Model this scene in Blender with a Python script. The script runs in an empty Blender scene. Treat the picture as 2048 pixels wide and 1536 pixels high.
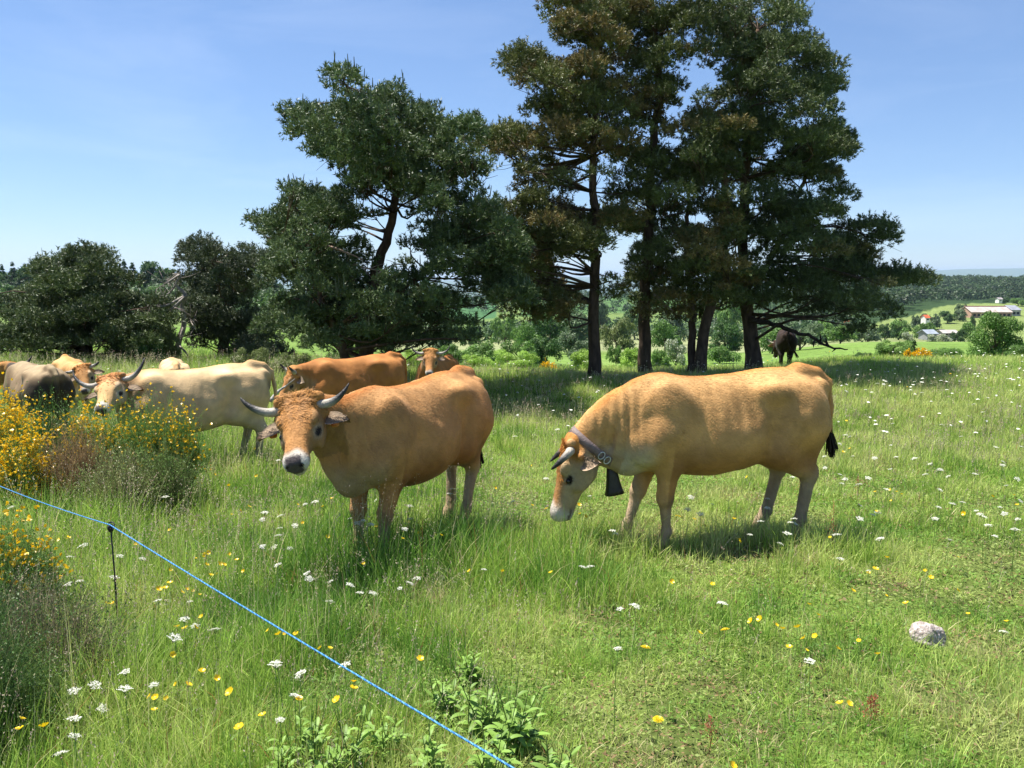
import bpy, math, random
import numpy as np
from mathutils import Vector, Matrix

# ---------------------------------------------------------------- scene, camera, sky, sun
scene = bpy.context.scene
COL = scene.collection
CAM_H = 2.1                      # eye above the grass line around the nearest cows
F = 1593.0                       # focal length in pixels of the 2048 px wide photograph
PITCH = math.radians(7.8)
cam_data = bpy.data.cameras.new("camera")
cam_data.sensor_width = 36.0
cam_data.lens = 36.0 * F / 2048.0
cam_data.clip_start = 0.05
cam_data.clip_end = 60000.0
cam = bpy.data.objects.new("camera", cam_data)
COL.objects.link(cam)
cam.location = (0, 0, CAM_H)
cam.rotation_euler = (math.radians(90) - PITCH, 0, 0)
scene.camera = cam

SUN_EL = math.radians(66.5)
SUN_DIR = Vector((-0.89 * math.cos(SUN_EL), 0.456 * math.cos(SUN_EL), math.sin(SUN_EL))).normalized()
world = bpy.data.worlds.new("World")
scene.world = world
world.use_nodes = True
wn = world.node_tree
wn.nodes.clear()
wo = wn.nodes.new("ShaderNodeOutputWorld")
wb = wn.nodes.new("ShaderNodeBackground")
ws = wn.nodes.new("ShaderNodeTexSky")
ws.sky_type = 'NISHITA'
ws.sun_disc = False
ws.sun_elevation = SUN_EL
ws.sun_rotation = math.atan2(SUN_DIR.x, SUN_DIR.y)
ws.altitude = 900
ws.air_density = 1.0
ws.dust_density = 0.15
ws.ozone_density = 3.0
wb.inputs[1].default_value = 0.093
wg = wn.nodes.new("ShaderNodeGamma"); wg.inputs[1].default_value = 0.78      # softens the contrast between zenith and horizon
wm = wn.nodes.new("ShaderNodeMixRGB"); wm.blend_type = 'MULTIPLY'; wm.inputs[0].default_value = 1.0; wm.inputs[2].default_value = (0.82, 0.96, 1.18, 1)
wn.links.new(ws.outputs[0], wg.inputs[0]); wn.links.new(wg.outputs[0], wm.inputs[1]); 
# the faintest veils of high cloud
wt = wn.nodes.new("ShaderNodeTexCoord"); wp = wn.nodes.new("ShaderNodeMapping"); wp.inputs["Scale"].default_value = (2.2, 2.2, 9.0); wp.inputs["Rotation"].default_value = (0.25, 0.1, 0.5)
wz = wn.nodes.new("ShaderNodeTexNoise"); wz.inputs["Scale"].default_value = 1.6; wz.inputs["Detail"].default_value = 7; wz.inputs["Roughness"].default_value = 0.55; wz.inputs["Distortion"].default_value = 0.6
wr = wn.nodes.new("ShaderNodeMapRange"); wr.inputs[1].default_value = 0.48; wr.inputs[2].default_value = 0.78; wr.inputs[3].default_value = 0.0; wr.inputs[4].default_value = 0.08
wx = wn.nodes.new("ShaderNodeMixRGB"); wx.inputs[2].default_value = (7.5, 7.9, 8.6, 1)
wn.links.new(wt.outputs["Generated"], wp.inputs[0]); wn.links.new(wp.outputs[0], wz.inputs[0]); wn.links.new(wz.outputs[0], wr.inputs[0]); wn.links.new(wr.outputs[0], wx.inputs[0])
wn.links.new(wm.outputs[0], wx.inputs[1]); wn.links.new(wx.outputs[0], wb.inputs[0])
wn.links.new(wb.outputs[0], wo.inputs[0])
sl = bpy.data.lights.new("sun", 'SUN')
sl.energy = 5.0
sl.angle = math.radians(0.5)
sl.color = (1.0, 0.96, 0.88)
so = bpy.data.objects.new("sun", sl)
COL.objects.link(so)
so.rotation_euler = SUN_DIR.to_track_quat('Z', 'Y').to_euler()
so.location = (-20, 20, 40)
scene.view_settings.view_transform = 'Standard'
scene.view_settings.look = 'None'
scene.view_settings.exposure = 1.08
scene.view_settings.gamma = 1.0
scene.cycles.max_bounces = 7
scene.cycles.diffuse_bounces = 3
scene.cycles.glossy_bounces = 2
scene.cycles.transmission_bounces = 4
scene.cycles.transparent_max_bounces = 6
scene.cycles.volume_bounces = 0

# ---------------------------------------------------------------- small helpers
RNG = np.random.default_rng(7)
CP, SP = math.cos(PITCH), math.sin(PITCH)

def P(px, py, Y):
    """world point seen at photo pixel (px,py) at distance Y in front of the camera"""
    a = (px - 1024.0) / F
    b = (768.0 - py) / F
    d = (a, CP + b * SP, -SP + b * CP)
    t = Y / d[1]
    return Vector((d[0] * t, Y, CAM_H + d[2] * t))

def proj(p):
    x, y, z = p[0], p[1], p[2] - CAM_H
    zc = y * CP - z * SP
    return (1024 + F * x / zc, 768 - F * (y * SP + z * CP) / zc)

def hsh(ix, iy, seed=0):
    h = (ix.astype(np.int64) * 374761393 + iy.astype(np.int64) * 668265263 + seed * 1442695041) & 0xffffffff
    h = ((h ^ (h >> 13)) * 1274126177) & 0xffffffff
    h = h ^ (h >> 16)
    return (h & 0xffffff) / float(0xffffff)

def vnoise(x, y, seed=0):
    x = np.asarray(x, float); y = np.asarray(y, float)
    ix = np.floor(x); iy = np.floor(y)
    fx = x - ix; fy = y - iy
    fx = fx * fx * (3 - 2 * fx); fy = fy * fy * (3 - 2 * fy)
    ix = ix.astype(np.int64); iy = iy.astype(np.int64)
    a = hsh(ix, iy, seed); b = hsh(ix + 1, iy, seed); c = hsh(ix, iy + 1, seed); d = hsh(ix + 1, iy + 1, seed)
    return (a * (1 - fx) + b * fx) * (1 - fy) + (c * (1 - fx) + d * fx) * fy

def fbm(x, y, seed=0, o=3):
    s = 0; a = 0.5; t = 0
    for i in range(o):
        s = s + a * vnoise(np.asarray(x) * 2 ** i, np.asarray(y) * 2 ** i, seed + i); t += a; a *= .5
    return s / t

def tag(o, label=None, cat=None, group=None, kind=None):
    if label: o["label"] = label
    if cat: o["category"] = cat
    if group: o["group"] = group
    if kind: o["kind"] = kind
    return o

def empty(name, loc, label, cat, group=None, rz=0.0):
    o = bpy.data.objects.new(name, None)
    o.empty_display_size = 0.2
    COL.objects.link(o)
    o.location = loc
    o.rotation_euler = (0, 0, rz)
    return tag(o, label, cat, group)

def mesh_data(name, V, Fc, mat=None, cols=None, smooth=True, uv=None):
    """V (n,3); Fc: array (m,3)/(m,4) or list of such arrays"""
    V = np.ascontiguousarray(V, dtype=np.float32)
    if not isinstance(Fc, list): Fc = [Fc]
    Fc = [np.asarray(f, dtype=np.int32) for f in Fc if len(f)]
    me = bpy.data.meshes.new(name)
    me.vertices.add(len(V)); me.vertices.foreach_set("co", V.ravel())
    loops = np.concatenate([f.ravel() for f in Fc])
    tot = np.concatenate([np.full(len(f), f.shape[1], np.int32) for f in Fc])
    start = np.concatenate([[0], np.cumsum(tot)[:-1]]).astype(np.int32)
    me.loops.add(len(loops)); me.loops.foreach_set("vertex_index", loops)
    me.polygons.add(len(tot)); me.polygons.foreach_set("loop_start", start); me.polygons.foreach_set("loop_total", tot)
    if cols is not None:
        c = np.ones((len(V), 4), np.float32); c[:, :3] = cols
        a = me.color_attributes.new("Col", 'FLOAT_COLOR', 'POINT')
        a.data.foreach_set("color", c.ravel())
    me.update(calc_edges=True)
    me.polygons.foreach_set("use_smooth", np.full(len(tot), bool(smooth)))
    if mat: me.materials.append(mat)
    return me

def link(name, me, parent=None, loc=None):
    o = bpy.data.objects.new(name, me)
    COL.objects.link(o)
    if parent is not None: o.parent = parent
    if loc is not None: o.location = loc
    return o

def tube(pts, rad, n=8, cap=True):
    """swept tube; returns V,F(quads)"""
    pts = np.asarray(pts, float); rad = np.asarray(rad, float) * np.ones(len(pts))
    m = len(pts)
    T = np.gradient(pts, axis=0); T /= np.linalg.norm(T, axis=1)[:, None] + 1e-9
    ref = np.array([0, 0, 1.0]) if abs(T[0][2]) < .9 else np.array([1.0, 0, 0])
    N = np.cross(T[0], ref); N /= np.linalg.norm(N)
    V = []
    ang = np.linspace(0, 2 * np.pi, n, endpoint=False)
    for i in range(m):
        N = N - T[i] * N.dot(T[i]); N /= np.linalg.norm(N) + 1e-9
        B = np.cross(T[i], N)
        V.append(pts[i] + rad[i] * (np.cos(ang)[:, None] * N + np.sin(ang)[:, None] * B))
    V = np.concatenate(V)
    i = np.arange(m - 1)[:, None] * n; j = np.arange(n)[None, :]; k = (np.arange(n)[None, :] + 1) % n
    Q = np.stack([(i + j).ravel(), (i + k).ravel(), (i + n + k).ravel(), (i + n + j).ravel()], 1)
    Fs = [Q]
    if cap:
        V = np.concatenate([V, pts[:1], pts[-1:]])
        a = m * n; jj = np.arange(n); kk = (jj + 1) % n
        Fs.append(np.stack([np.full(n, a), kk, jj], 1))
        Fs.append(np.stack([np.full(n, a + 1), (m - 1) * n + jj, (m - 1) * n + kk], 1))
    return V, Fs

class MB:
    """collects pieces of ONE object"""
    def __init__(s): s.V = []; s.F = {3: [], 4: []}; s.C = []; s.n = 0
    def add(s, V, Fs, col=(1, 1, 1)):
        V = np.asarray(V, float)
        if not isinstance(Fs, list): Fs = [Fs]
        for f in Fs:
            f = np.asarray(f)
            if len(f): s.F[f.shape[1]].append(f + s.n)
        c = np.asarray(col, float)
        if c.ndim == 1: c = np.tile(c, (len(V), 1))
        s.V.append(V); s.C.append(c); s.n += len(V)
    def tube(s, pts, rad, n=8, col=(1, 1, 1)):
        V, f = tube(pts, rad, n); s.add(V, f, col)
    def box(s, lo, hi, col=(1, 1, 1)):
        x0, y0, z0 = lo; x1, y1, z1 = hi
        V = [(x0, y0, z0), (x1, y0, z0), (x1, y1, z0), (x0, y1, z0), (x0, y0, z1), (x1, y0, z1), (x1, y1, z1), (x0, y1, z1)]
        s.add(V, [np.array([(0, 3, 2, 1), (4, 5, 6, 7), (0, 1, 5, 4), (1, 2, 6, 5), (2, 3, 7, 6), (3, 0, 4, 7)])], col)
    def data(s, name, mat, smooth=True):
        Fl = [np.concatenate(v) for v in s.F.values() if v]
        return mesh_data(name, np.concatenate(s.V), Fl, mat, np.concatenate(s.C), smooth)
    def obj(s, name, mat, parent=None, smooth=True, loc=None):
        return link(name, s.data(name, mat, smooth), parent, loc)

# ---------------------------------------------------------------- materials
def nmat(name):
    m = bpy.data.materials.new(name); m.use_nodes = True
    t = m.node_tree; t.nodes.clear()
    out = t.nodes.new("ShaderNodeOutputMaterial")
    return m, t, out

def N(t, typ, **kw):
    n = t.nodes.new(typ)
    for k, v in kw.items(): setattr(n, k, v)
    return n

def mat_col(name, rough=0.6, translucent=0.0, noise=(0.0, 5.0), bump=(0.0, 30.0), spec=0.3, tint=(1, 1, 1), metal=0.0, stretch=None, sheen=0.0):
    """colour attribute x fine noise, optional bump and leaf translucency"""
    m, t, out = nmat(name)
    at = N(t, "ShaderNodeAttribute"); at.attribute_name = "Col"
    mul = N(t, "ShaderNodeMixRGB", blend_type='MULTIPLY'); mul.inputs[0].default_value = 1.0
    t.links.new(at.outputs["Color"], mul.inputs[1])
    mul.inputs[2].default_value = (*tint, 1)
    colout = mul.outputs[0]
    tc = N(t, "ShaderNodeTexCoord")
    mp = N(t, "ShaderNodeMapping")
    if stretch: mp.inputs["Scale"].default_value = stretch
    t.links.new(tc.outputs["Object"], mp.inputs[0])
    if noise[0] > 0:
        nz = N(t, "ShaderNodeTexNoise"); nz.inputs["Scale"].default_value = noise[1]; nz.inputs["Detail"].default_value = 5
        t.links.new(mp.outputs[0], nz.inputs[0])
        mr = N(t, "ShaderNodeMapRange"); mr.inputs[1].default_value = 0.3; mr.inputs[2].default_value = 0.7
        mr.inputs[3].default_value = 1 - noise[0]; mr.inputs[4].default_value = 1 + noise[0]
        t.links.new(nz.outputs[0], mr.inputs[0])
        m2 = N(t, "ShaderNodeMixRGB", blend_type='MULTIPLY'); m2.inputs[0].default_value = 1.0
        t.links.new(colout, m2.inputs[1]); t.links.new(mr.outputs[0], m2.inputs[2]); colout = m2.outputs[0]
    b = N(t, "ShaderNodeBsdfPrincipled")
    b.inputs["Roughness"].default_value = rough
    b.inputs["Specular IOR Level"].default_value = spec
    b.inputs["Metallic"].default_value = metal
    if sheen > 0:
        b.inputs["Sheen Weight"].default_value = sheen; b.inputs["Sheen Roughness"].default_value = 0.4
    t.links.new(colout, b.inputs["Base Color"])
    if bump[0] > 0:
        nb = N(t, "ShaderNodeTexNoise"); nb.inputs["Scale"].default_value = bump[1]; nb.inputs["Detail"].default_value = 4
        t.links.new(mp.outputs[0], nb.inputs[0])
        bp = N(t, "ShaderNodeBump"); bp.inputs["Strength"].default_value = min(1, bump[0]); bp.inputs["Distance"].default_value = 0.02
        t.links.new(nb.outputs[0], bp.inputs["Height"]); t.links.new(bp.outputs[0], b.inputs["Normal"])
    if translucent > 0:
        tr = N(t, "ShaderNodeBsdfTranslucent"); mx = N(t, "ShaderNodeMixShader"); mx.inputs[0].default_value = translucent
        t.links.new(colout, tr.inputs[0]); t.links.new(b.outputs[0], mx.inputs[1]); t.links.new(tr.outputs[0], mx.inputs[2])
        t.links.new(mx.outputs[0], out.inputs[0])
    else:
        t.links.new(b.outputs[0], out.inputs[0])
    return m

M_GRASS = mat_col("grass_blades", 0.55, 0.44, spec=0.25)
M_LEAF = mat_col("leaves", 0.5, 0.35, spec=0.3)
M_NEEDLE = mat_col("pine_needles", 0.5, 0.15, spec=0.3)
M_BARK = mat_col("pine_bark", 0.9, 0, noise=(0.45, 9), bump=(1.0, 14), stretch=(1, 1, .35), spec=0.1)
M_WOOD = mat_col("dead_wood", 0.85, 0, noise=(0.3, 15), bump=(.7, 40), spec=0.15)
M_COAT = mat_col("cow_coat", 0.75, 0, noise=(0.13, 7), bump=(0.25, 70), spec=0.15, sheen=0.05)
M_HAIR = mat_col("cow_hair", 0.6, 0.1, spec=0.2)
M_HORN = mat_col("horn", 0.5, 0, noise=(0.2, 30), bump=(.4, 60), spec=0.25)
M_EYE = mat_col("eye", 0.08, 0, spec=0.6)
M_PETAL = mat_col("petals", 0.35, 0.3, spec=0.5)
M_ROCK = mat_col("granite", 0.85, 0, noise=(0.35, 45), bump=(1.0, 30), spec=0.2)
M_WALL = mat_col("farm_wall", 0.9, 0, noise=(0.2, 0.6), bump=(.3, 3), spec=0.1)
M_LEATHER = mat_col("leather", 0.6, 0, noise=(0.2, 30), bump=(.3, 80), spec=0.3)
M_METAL = mat_col("dull_metal", 0.45, 0, noise=(0.25, 20), bump=(.2, 50), spec=0.5, metal=0.6)
# ---------------------------------------------------------------- terrain
_D  = np.array([-30, 0, 2.5, 5.4, 6.5, 9.5, 13, 18, 22])
_ZN = np.array([-1.2, -1.62, -1.82, -2.08, -2.15, -2.36, -2.58, -2.68, -2.72])
_LEFT  = ([26, 34, 60, 110, 170, 240, 300, 420, 700, 1500, 5000, 12000, 16000, 25000], [-2.9, -3.6, -5.4, -7.4, -8.0, -6.2, -4.0, -8, -30, -80, -200, -150, 20, -100])
_MID   = ([26, 30, 34, 60, 100, 160, 250, 400, 700, 900, 1500, 5000, 11000, 15000, 25000], [-3.2, -3.75, -4.25, -6.9, -10.2, -15.2, -22.5, -28, -27, -22, -80, -260, -300, -90, -200])
_RIGHT = ([26, 34, 60, 110, 180, 300, 400, 550, 650, 900, 1200, 1700, 5000, 11000, 14000, 25000], [-2.76, -3.7, -6.1, -9.2, -15.4, -22.8, -20.8, -17.5, -22, -14, -9, -60, -200, -200, 120, -150])
def _prof(t, d):
    return np.interp(d, np.concatenate([_D, t[0]]), np.concatenate([_ZN, t[1]]))
def G(x, y):
    x = np.asarray(x, float); y = np.asarray(y, float)
    a = np.where(y > 1, x / np.maximum(y, 1.0), 0)
    d = np.where(y > 0, np.sqrt(np.maximum(y, 0) ** 2 + (0.35 * np.maximum(np.abs(x) - 0.6 * np.maximum(y, 0), 0)) ** 2), y)
    # smooth the piecewise profile a little
    zl = 0; zm = 0; zr = 0
    for s in (0.94, 1.0, 1.06):
        zl = zl + _prof(_LEFT, d * s) / 3; zm = zm + _prof(_MID, d * s) / 3; zr = zr + _prof(_RIGHT, d * s) / 3
    wl = np.clip((-0.12 - a) / 0.25, 0, 1); wl = wl * wl * (3 - 2 * wl)
    wr = np.clip((a - 0.26) / 0.20, 0, 1); wr = wr * wr * (3 - 2 * wr)
    z = zm * (1 - wl - wr) + zl * wl + zr * wr
    z = z + 0.10 * (fbm(x * .35, y * .35, 3) - .5) * np.clip(np.abs(d) / 6, .3, 1)
    z = z + np.clip((d - 60) / 300, 0, 1) * 5.0 * (fbm(x / 70, y / 70, 11) - .5)
    z = z + np.clip((d - 6000) / 5000, 0, 1) * 170 * (fbm(x / 2500 + 7, y / 5200, 21, 3) - .5)
    # slightly lower ground to the near left
    return z + CAM_H

def Gs(x, y): return float(G(np.array([x]), np.array([y]))[0])

def on_ground(px, py, h=0.0, lo=0.8, hi=900):
    """distance at which the ray through a pixel is h above the ground"""
    Y = np.exp(np.linspace(math.log(lo), math.log(hi), 900))
    a = (px - 1024.0) / F; b = (768.0 - py) / F
    d = (a, CP + b * SP, -SP + b * CP)
    t = Y / d[1]
    z = CAM_H + d[2] * t
    g = G(d[0] * t, Y) + h
    k = np.argmax(z < g)
    if not (z < g).any(): k = len(Y) - 1
    return Vector((d[0] * t[k], Y[k], float(g[k])))

def build_ground():
    az = np.concatenate([np.linspace(-180, -52, 50)[:-1], np.linspace(-52, 52, 560), np.linspace(52, 180, 50)[1:]])
    az = np.radians(az)
    r = np.exp(np.linspace(math.log(0.35), math.log(30000), 330))
    A, R = np.meshgrid(az, r)
    X = np.sin(A) * R; Y = np.cos(A) * R
    Z = G(X, Y)
    n = len(az)
    V = np.stack([X.ravel(), Y.ravel(), Z.ravel()], 1)
    i = np.arange(len(r) - 1)[:, None] * n; j = np.arange(n - 1)[None, :]
    Q = np.stack([(i + j).ravel(), (i + j + 1).ravel(), (i + n + j + 1).ravel(), (i + n + j).ravel()], 1)
    V = np.concatenate([V, [[0, 0, Gs(0, 0)]]])
    c = len(V) - 1; jj = np.arange(n - 1)
    T = np.stack([np.full(n - 1, c), jj + 1, jj], 1)
    # colours: what actually grows or lies on each place
    x = V[:, 0]; y = V[:, 1]
    d = np.hypot(x, y); a = np.where(y > 1, x / np.maximum(y, 1), 0)
    n1 = fbm(x * 1.3, y * 1.3, 31)[:, None]; n2 = fbm(x / 45 + 3, y / 60, 33)[:, None]; n3 = fbm(x / 9, y / 9, 34)[:, None]
    near = np.array([.045, .055, .018]) * (1 - n1) + np.array([.13, .18, .04]) * n1
    mead = np.array([.10, .18, .030]) * (1 - n3) + np.array([.16, .23, .06]) * n3
    # fields: cells of pasture, hay and crop
    cx = x / 130 + 1.2 * fbm(x / 260, y / 260, 41); cy = y / 170 + 1.2 * fbm(x / 260 + 9, y / 260, 42)
    cell = hsh(np.floor(cx).astype(np.int64), np.floor(cy).astype(np.int64), 5)[:, None]
    fld = np.where(cell < .35, [[.13, .185, .055]], np.where(cell < .6, [[.18, .21, .085]], np.where(cell < .8, [[.075, .14, .045]], [[.21, .23, .11]])))
    wood = np.array([.030, .055, .020]) + 0 * n1
    c = near
    w = np.clip((d - 20) / 12, 0, 1)[:, None]; c = c * (1 - w) + mead * w
    w = np.clip((d - 120) / 40, 0, 1)[:, None]; c = c * (1 - w) + fld * w
    # the clear hill field on the right, and the dark green crop in the gap beside the left pine
    hill = ((a > .40) & (d > 330) & (d < 640))[:, None]; c = np.where(hill, [[.16, .205, .065]], c)
    wd = ((a > .30) & (d > np.interp(a, [.40, .465, .55, .62], [300, 400, 560, 640])) & (d < 1300))[:, None]; c = np.where(wd, wood, c)
    wd = ((a < -.26) & (d > 180) & (d < 900))[:, None]; c = np.where(wd, wood, c)
    crop = ((a > -.2) & (a < -.02) & (d > 480) & (d < 900))[:, None]; c = np.where(crop, [[.055, .125, .05]], c)
    far = np.clip((d - 1300) / 2500, 0, 1)[:, None]
    fc = np.array([.05, .09, .04]) * (1 - n2) + np.array([.10, .14, .06]) * n2
    c = c * (1 - far) + fc * far
    m, t, out = nmat("meadow_soil")
    at = N(t, "ShaderNodeAttribute"); at.attribute_name = "Col"
    geo = N(t, "ShaderNodeNewGeometry")
    outc = at.outputs["Color"]
    for sc, lo, hi in ((14.0, .55, 1.4), (1.7, .75, 1.3), (.12, .85, 1.18)):
        nz = N(t, "ShaderNodeTexNoise"); nz.inputs["Scale"].default_value = sc; nz.inputs["Detail"].default_value = 4
        t.links.new(geo.outputs["Position"], nz.inputs[0])
        mr = N(t, "ShaderNodeMapRange"); mr.inputs[1].default_value = .3; mr.inputs[2].default_value = .7; mr.inputs[3].default_value = lo; mr.inputs[4].default_value = hi
        t.links.new(nz.outputs[0], mr.inputs[0])
        mm = N(t, "ShaderNodeMixRGB", blend_type='MULTIPLY'); mm.inputs[0].default_value = 1
        t.links.new(outc, mm.inputs[1]); t.links.new(mr.outputs[0], mm.inputs[2]); outc = mm.outputs[0]
    b = N(t, "ShaderNodeBsdfPrincipled"); b.inputs["Roughness"].default_value = 1.0; b.inputs["Specular IOR Level"].default_value = 0.05
    t.links.new(outc, b.inputs["Base Color"]); t.links.new(b.outputs[0], out.inputs[0])
    o = link("ground", mesh_data("ground", V, [Q, T], m, c))
    tag(o, "green meadow falling away into a valley of fields", None, None, "structure")
build_ground()
# ---------------------------------------------------------------- cattle: one continuous skin per animal, from a smooth distance field
class Field:
    def __init__(s, lo, hi, h):
        s.h = h; s.lo = np.array(lo, float)
        s.n = np.ceil((np.array(hi) - s.lo) / h).astype(int) + 1
        s.ax = [s.lo[i] + h * np.arange(s.n[i]) for i in range(3)]
        s.f = np.full(s.n, 1.0, np.float32)
    def sub(s, c0, c1, m):
        sl = []
        for i in range(3):
            a = int(max(0, math.floor((c0[i] - m - s.lo[i]) / s.h))); b = int(min(s.n[i], math.ceil((c1[i] + m - s.lo[i]) / s.h) + 1))
            sl.append(slice(a, max(a + 1, b)))
        X, Y, Z = np.meshgrid(s.ax[0][sl[0]], s.ax[1][sl[1]], s.ax[2][sl[2]], indexing='ij')
        return tuple(sl), X.astype(np.float32), Y.astype(np.float32), Z.astype(np.float32)
    def blend(s, sl, d, k, cut=False):
        a = s.f[sl]
        if cut:
            b = -d; h = np.clip(.5 - .5 * (b - a) / k, 0, 1)
            s.f[sl] = a * h + b * (1 - h) + k * h * (1 - h)
        else:
            h = np.clip(.5 + .5 * (d - a) / k, 0, 1)
            s.f[sl] = d * (1 - h) + a * h - k * h * (1 - h)
    def cone(s, a, b, ra, rb, k=.04, sq=None):
        a = np.array(a, float); b = np.array(b, float); r = max(ra, rb)
        sl, X, Y, Z = s.sub(np.minimum(a, b) - r, np.maximum(a, b) + r, k + 3 * s.h)
        q = np.stack([X - a[0], Y - a[1], Z - a[2]], -1); ab = b - a
        if sq is not None:
            ax = np.array(sq[0], float); ax /= np.linalg.norm(ax); f = sq[1] - 1
            q = q + (q @ ax)[..., None] * ax * f; ab = ab + ab.dot(ax) * ax * f
        t = np.clip((q @ ab) / max(1e-9, ab.dot(ab)), 0, 1)
        d = np.linalg.norm(q - t[..., None] * ab, axis=-1) - (ra + (rb - ra) * t)
        s.blend(sl, d.astype(np.float32), k)
    def ell(s, c, r, k=.05, R=None, cut=False):
        c = np.array(c, float); r = np.array(r, float); m = max(r)
        sl, X, Y, Z = s.sub(c - m, c + m, k + 3 * s.h)
        q = np.stack([X - c[0], Y - c[1], Z - c[2]], -1)
        if R is not None: q = q @ np.array(R, float).T
        k0 = np.linalg.norm(q / r, axis=-1); k1 = np.linalg.norm(q / (r * r), axis=-1) + 1e-6
        s.blend(sl, (k0 * (k0 - 1) / k1).astype(np.float32), k, cut)
    def loft(s, O, U, W, Vv, st, k=.04, p=2.2, egg=0.0):
        """st rows: s, half width, top, bottom (along V)"""
        st = np.array(st, float)
        xs = np.linspace(st[0, 0], st[-1, 0], 80)
        tb = np.stack([np.interp(xs, st[:, 0], st[:, i]) for i in (1, 2, 3)], 1)
        ker = np.array([1, 2, 3, 2, 1.]) / 9
        for _ in range(3):
            pad = np.pad(tb, ((2, 2), (0, 0)), mode='edge')
            tb = sum(ker[i] * pad[i:i + len(tb)] for i in range(5))
        O = np.array(O, float); U = np.array(U, float); W = np.array(W, float); Vv = np.array(Vv, float)
        cs = []
        for r in st:
            for sg in (-1, 1):
                for z in (2, 3): cs.append(O + U * r[0] + W * sg * r[1] + Vv * r[z])
        cs = np.array(cs)
        sl, X, Y, Z = s.sub(cs.min(0), cs.max(0), k + 3 * s.h)
        q = np.stack([X - O[0], Y - O[1], Z - O[2]], -1)
        u = q @ U; w = q @ W; v = q @ Vv
        hw = np.interp(u, xs, tb[:, 0]); tp = np.interp(u, xs, tb[:, 1]); bt = np.interp(u, xs, tb[:, 2])
        zc = (tp + bt) / 2; hh = np.maximum((tp - bt) / 2, .01)
        vv = (v - zc) / hh
        hw = hw * (1 - egg * np.clip(vv, -1, 1))
        e = (np.abs(w / hw) ** p + np.abs(vv) ** p) ** (1 / p)
        d = (e - 1) * np.minimum(hw, hh) * .9
        d = np.maximum(d, np.maximum(xs[0] - u, u - xs[-1]))
        s.blend(sl, d.astype(np.float32), k)
    def mesh(s):
        f = s.f; n = f.shape
        ins = f < 0
        c = np.zeros((n[0] - 1, n[1] - 1, n[2] - 1), np.int8)
        for dx in (0, 1):
            for dy in (0, 1):
                for dz in (0, 1):
                    c += ins[dx:n[0] - 1 + dx, dy:n[1] - 1 + dy, dz:n[2] - 1 + dz]
        act = np.argwhere((c > 0) & (c < 8))
        idx = np.full(c.shape, -1, np.int64); idx[tuple(act.T)] = np.arange(len(act))
        acc = np.zeros((len(act), 3)); cnt = np.zeros(len(act))
        corners = [(i, j, k) for i in (0, 1) for j in (0, 1) for k in (0, 1)]
        for a in corners:
            for ax in range(3):
                if a[ax] == 1: continue
                b = list(a); b[ax] = 1
                fa = f[act[:, 0] + a[0], act[:, 1] + a[1], act[:, 2] + a[2]]; fb = f[act[:, 0] + b[0], act[:, 1] + b[1], act[:, 2] + b[2]]
                m = (fa < 0) != (fb < 0)
                t = np.where(m, fa / np.where(m, fa - fb, 1), 0)
                pt = np.tile(np.array(a, float), (len(act), 1)); pt[:, ax] += t
                acc += pt * m[:, None]; cnt += m
        V = (act + acc / cnt[:, None]) * s.h + s.lo
        Q = []
        for ax in range(3):
            o1, o2 = [(1, 2), (2, 0), (0, 1)][ax]
            sa = [slice(None)] * 3; sb = [slice(None)] * 3
            sa[ax] = slice(0, n[ax] - 1); sb[ax] = slice(1, n[ax])
            A = ins[tuple(sa)]; B = ins[tuple(sb)]
            e = np.argwhere(A != B)
            ok = (e[:, o1] > 0) & (e[:, o2] > 0) & (e[:, o1] < n[o1] - 1) & (e[:, o2] < n[o2] - 1); e = e[ok]
            d1 = np.zeros(3, int); d1[o1] = 1; d2 = np.zeros(3, int); d2[o2] = 1
            q = np.stack([idx[tuple((e - d1 - d2).T)], idx[tuple((e - d2).T)], idx[tuple(e.T)], idx[tuple((e - d1).T)]], 1)
            fl = A[tuple(e.T)]
            q = np.where(fl[:, None], q, q[:, ::-1])
            Q.append(q)
        Q = np.concatenate(Q)
        # light smoothing
        E = np.concatenate([Q[:, [0, 1]], Q[:, [1, 2]], Q[:, [2, 3]], Q[:, [3, 0]]])
        for lam in (.5, .5):
            sm = np.zeros_like(V); ct = np.zeros(len(V))
            for i in range(3):
                sm[:, i] = np.bincount(E[:, 0], V[E[:, 1], i], len(V)) + np.bincount(E[:, 1], V[E[:, 0], i], len(V))
            ct = np.bincount(E[:, 0], minlength=len(V)) + np.bincount(E[:, 1], minlength=len(V))
            V = V + lam * (sm / np.maximum(ct, 1)[:, None] - V)
        return V, Q

def vnorm(V, Q):
    fn = np.cross(V[Q[:, 2]] - V[Q[:, 0]], V[Q[:, 3]] - V[Q[:, 1]])
    Nn = np.zeros_like(V)
    for k in range(4):
        for i in range(3): Nn[:, i] += np.bincount(Q[:, k], fn[:, i], len(V))
    return Nn / (np.linalg.norm(Nn, axis=1)[:, None] + 1e-9)

def sstep(x, a, b):
    t = np.clip((x - a) / (b - a), 0, 1); return t * t * (3 - 2 * t)

def unit(v):
    v = np.array(v, float); return v / (np.linalg.norm(v) + 1e-12)

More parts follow.
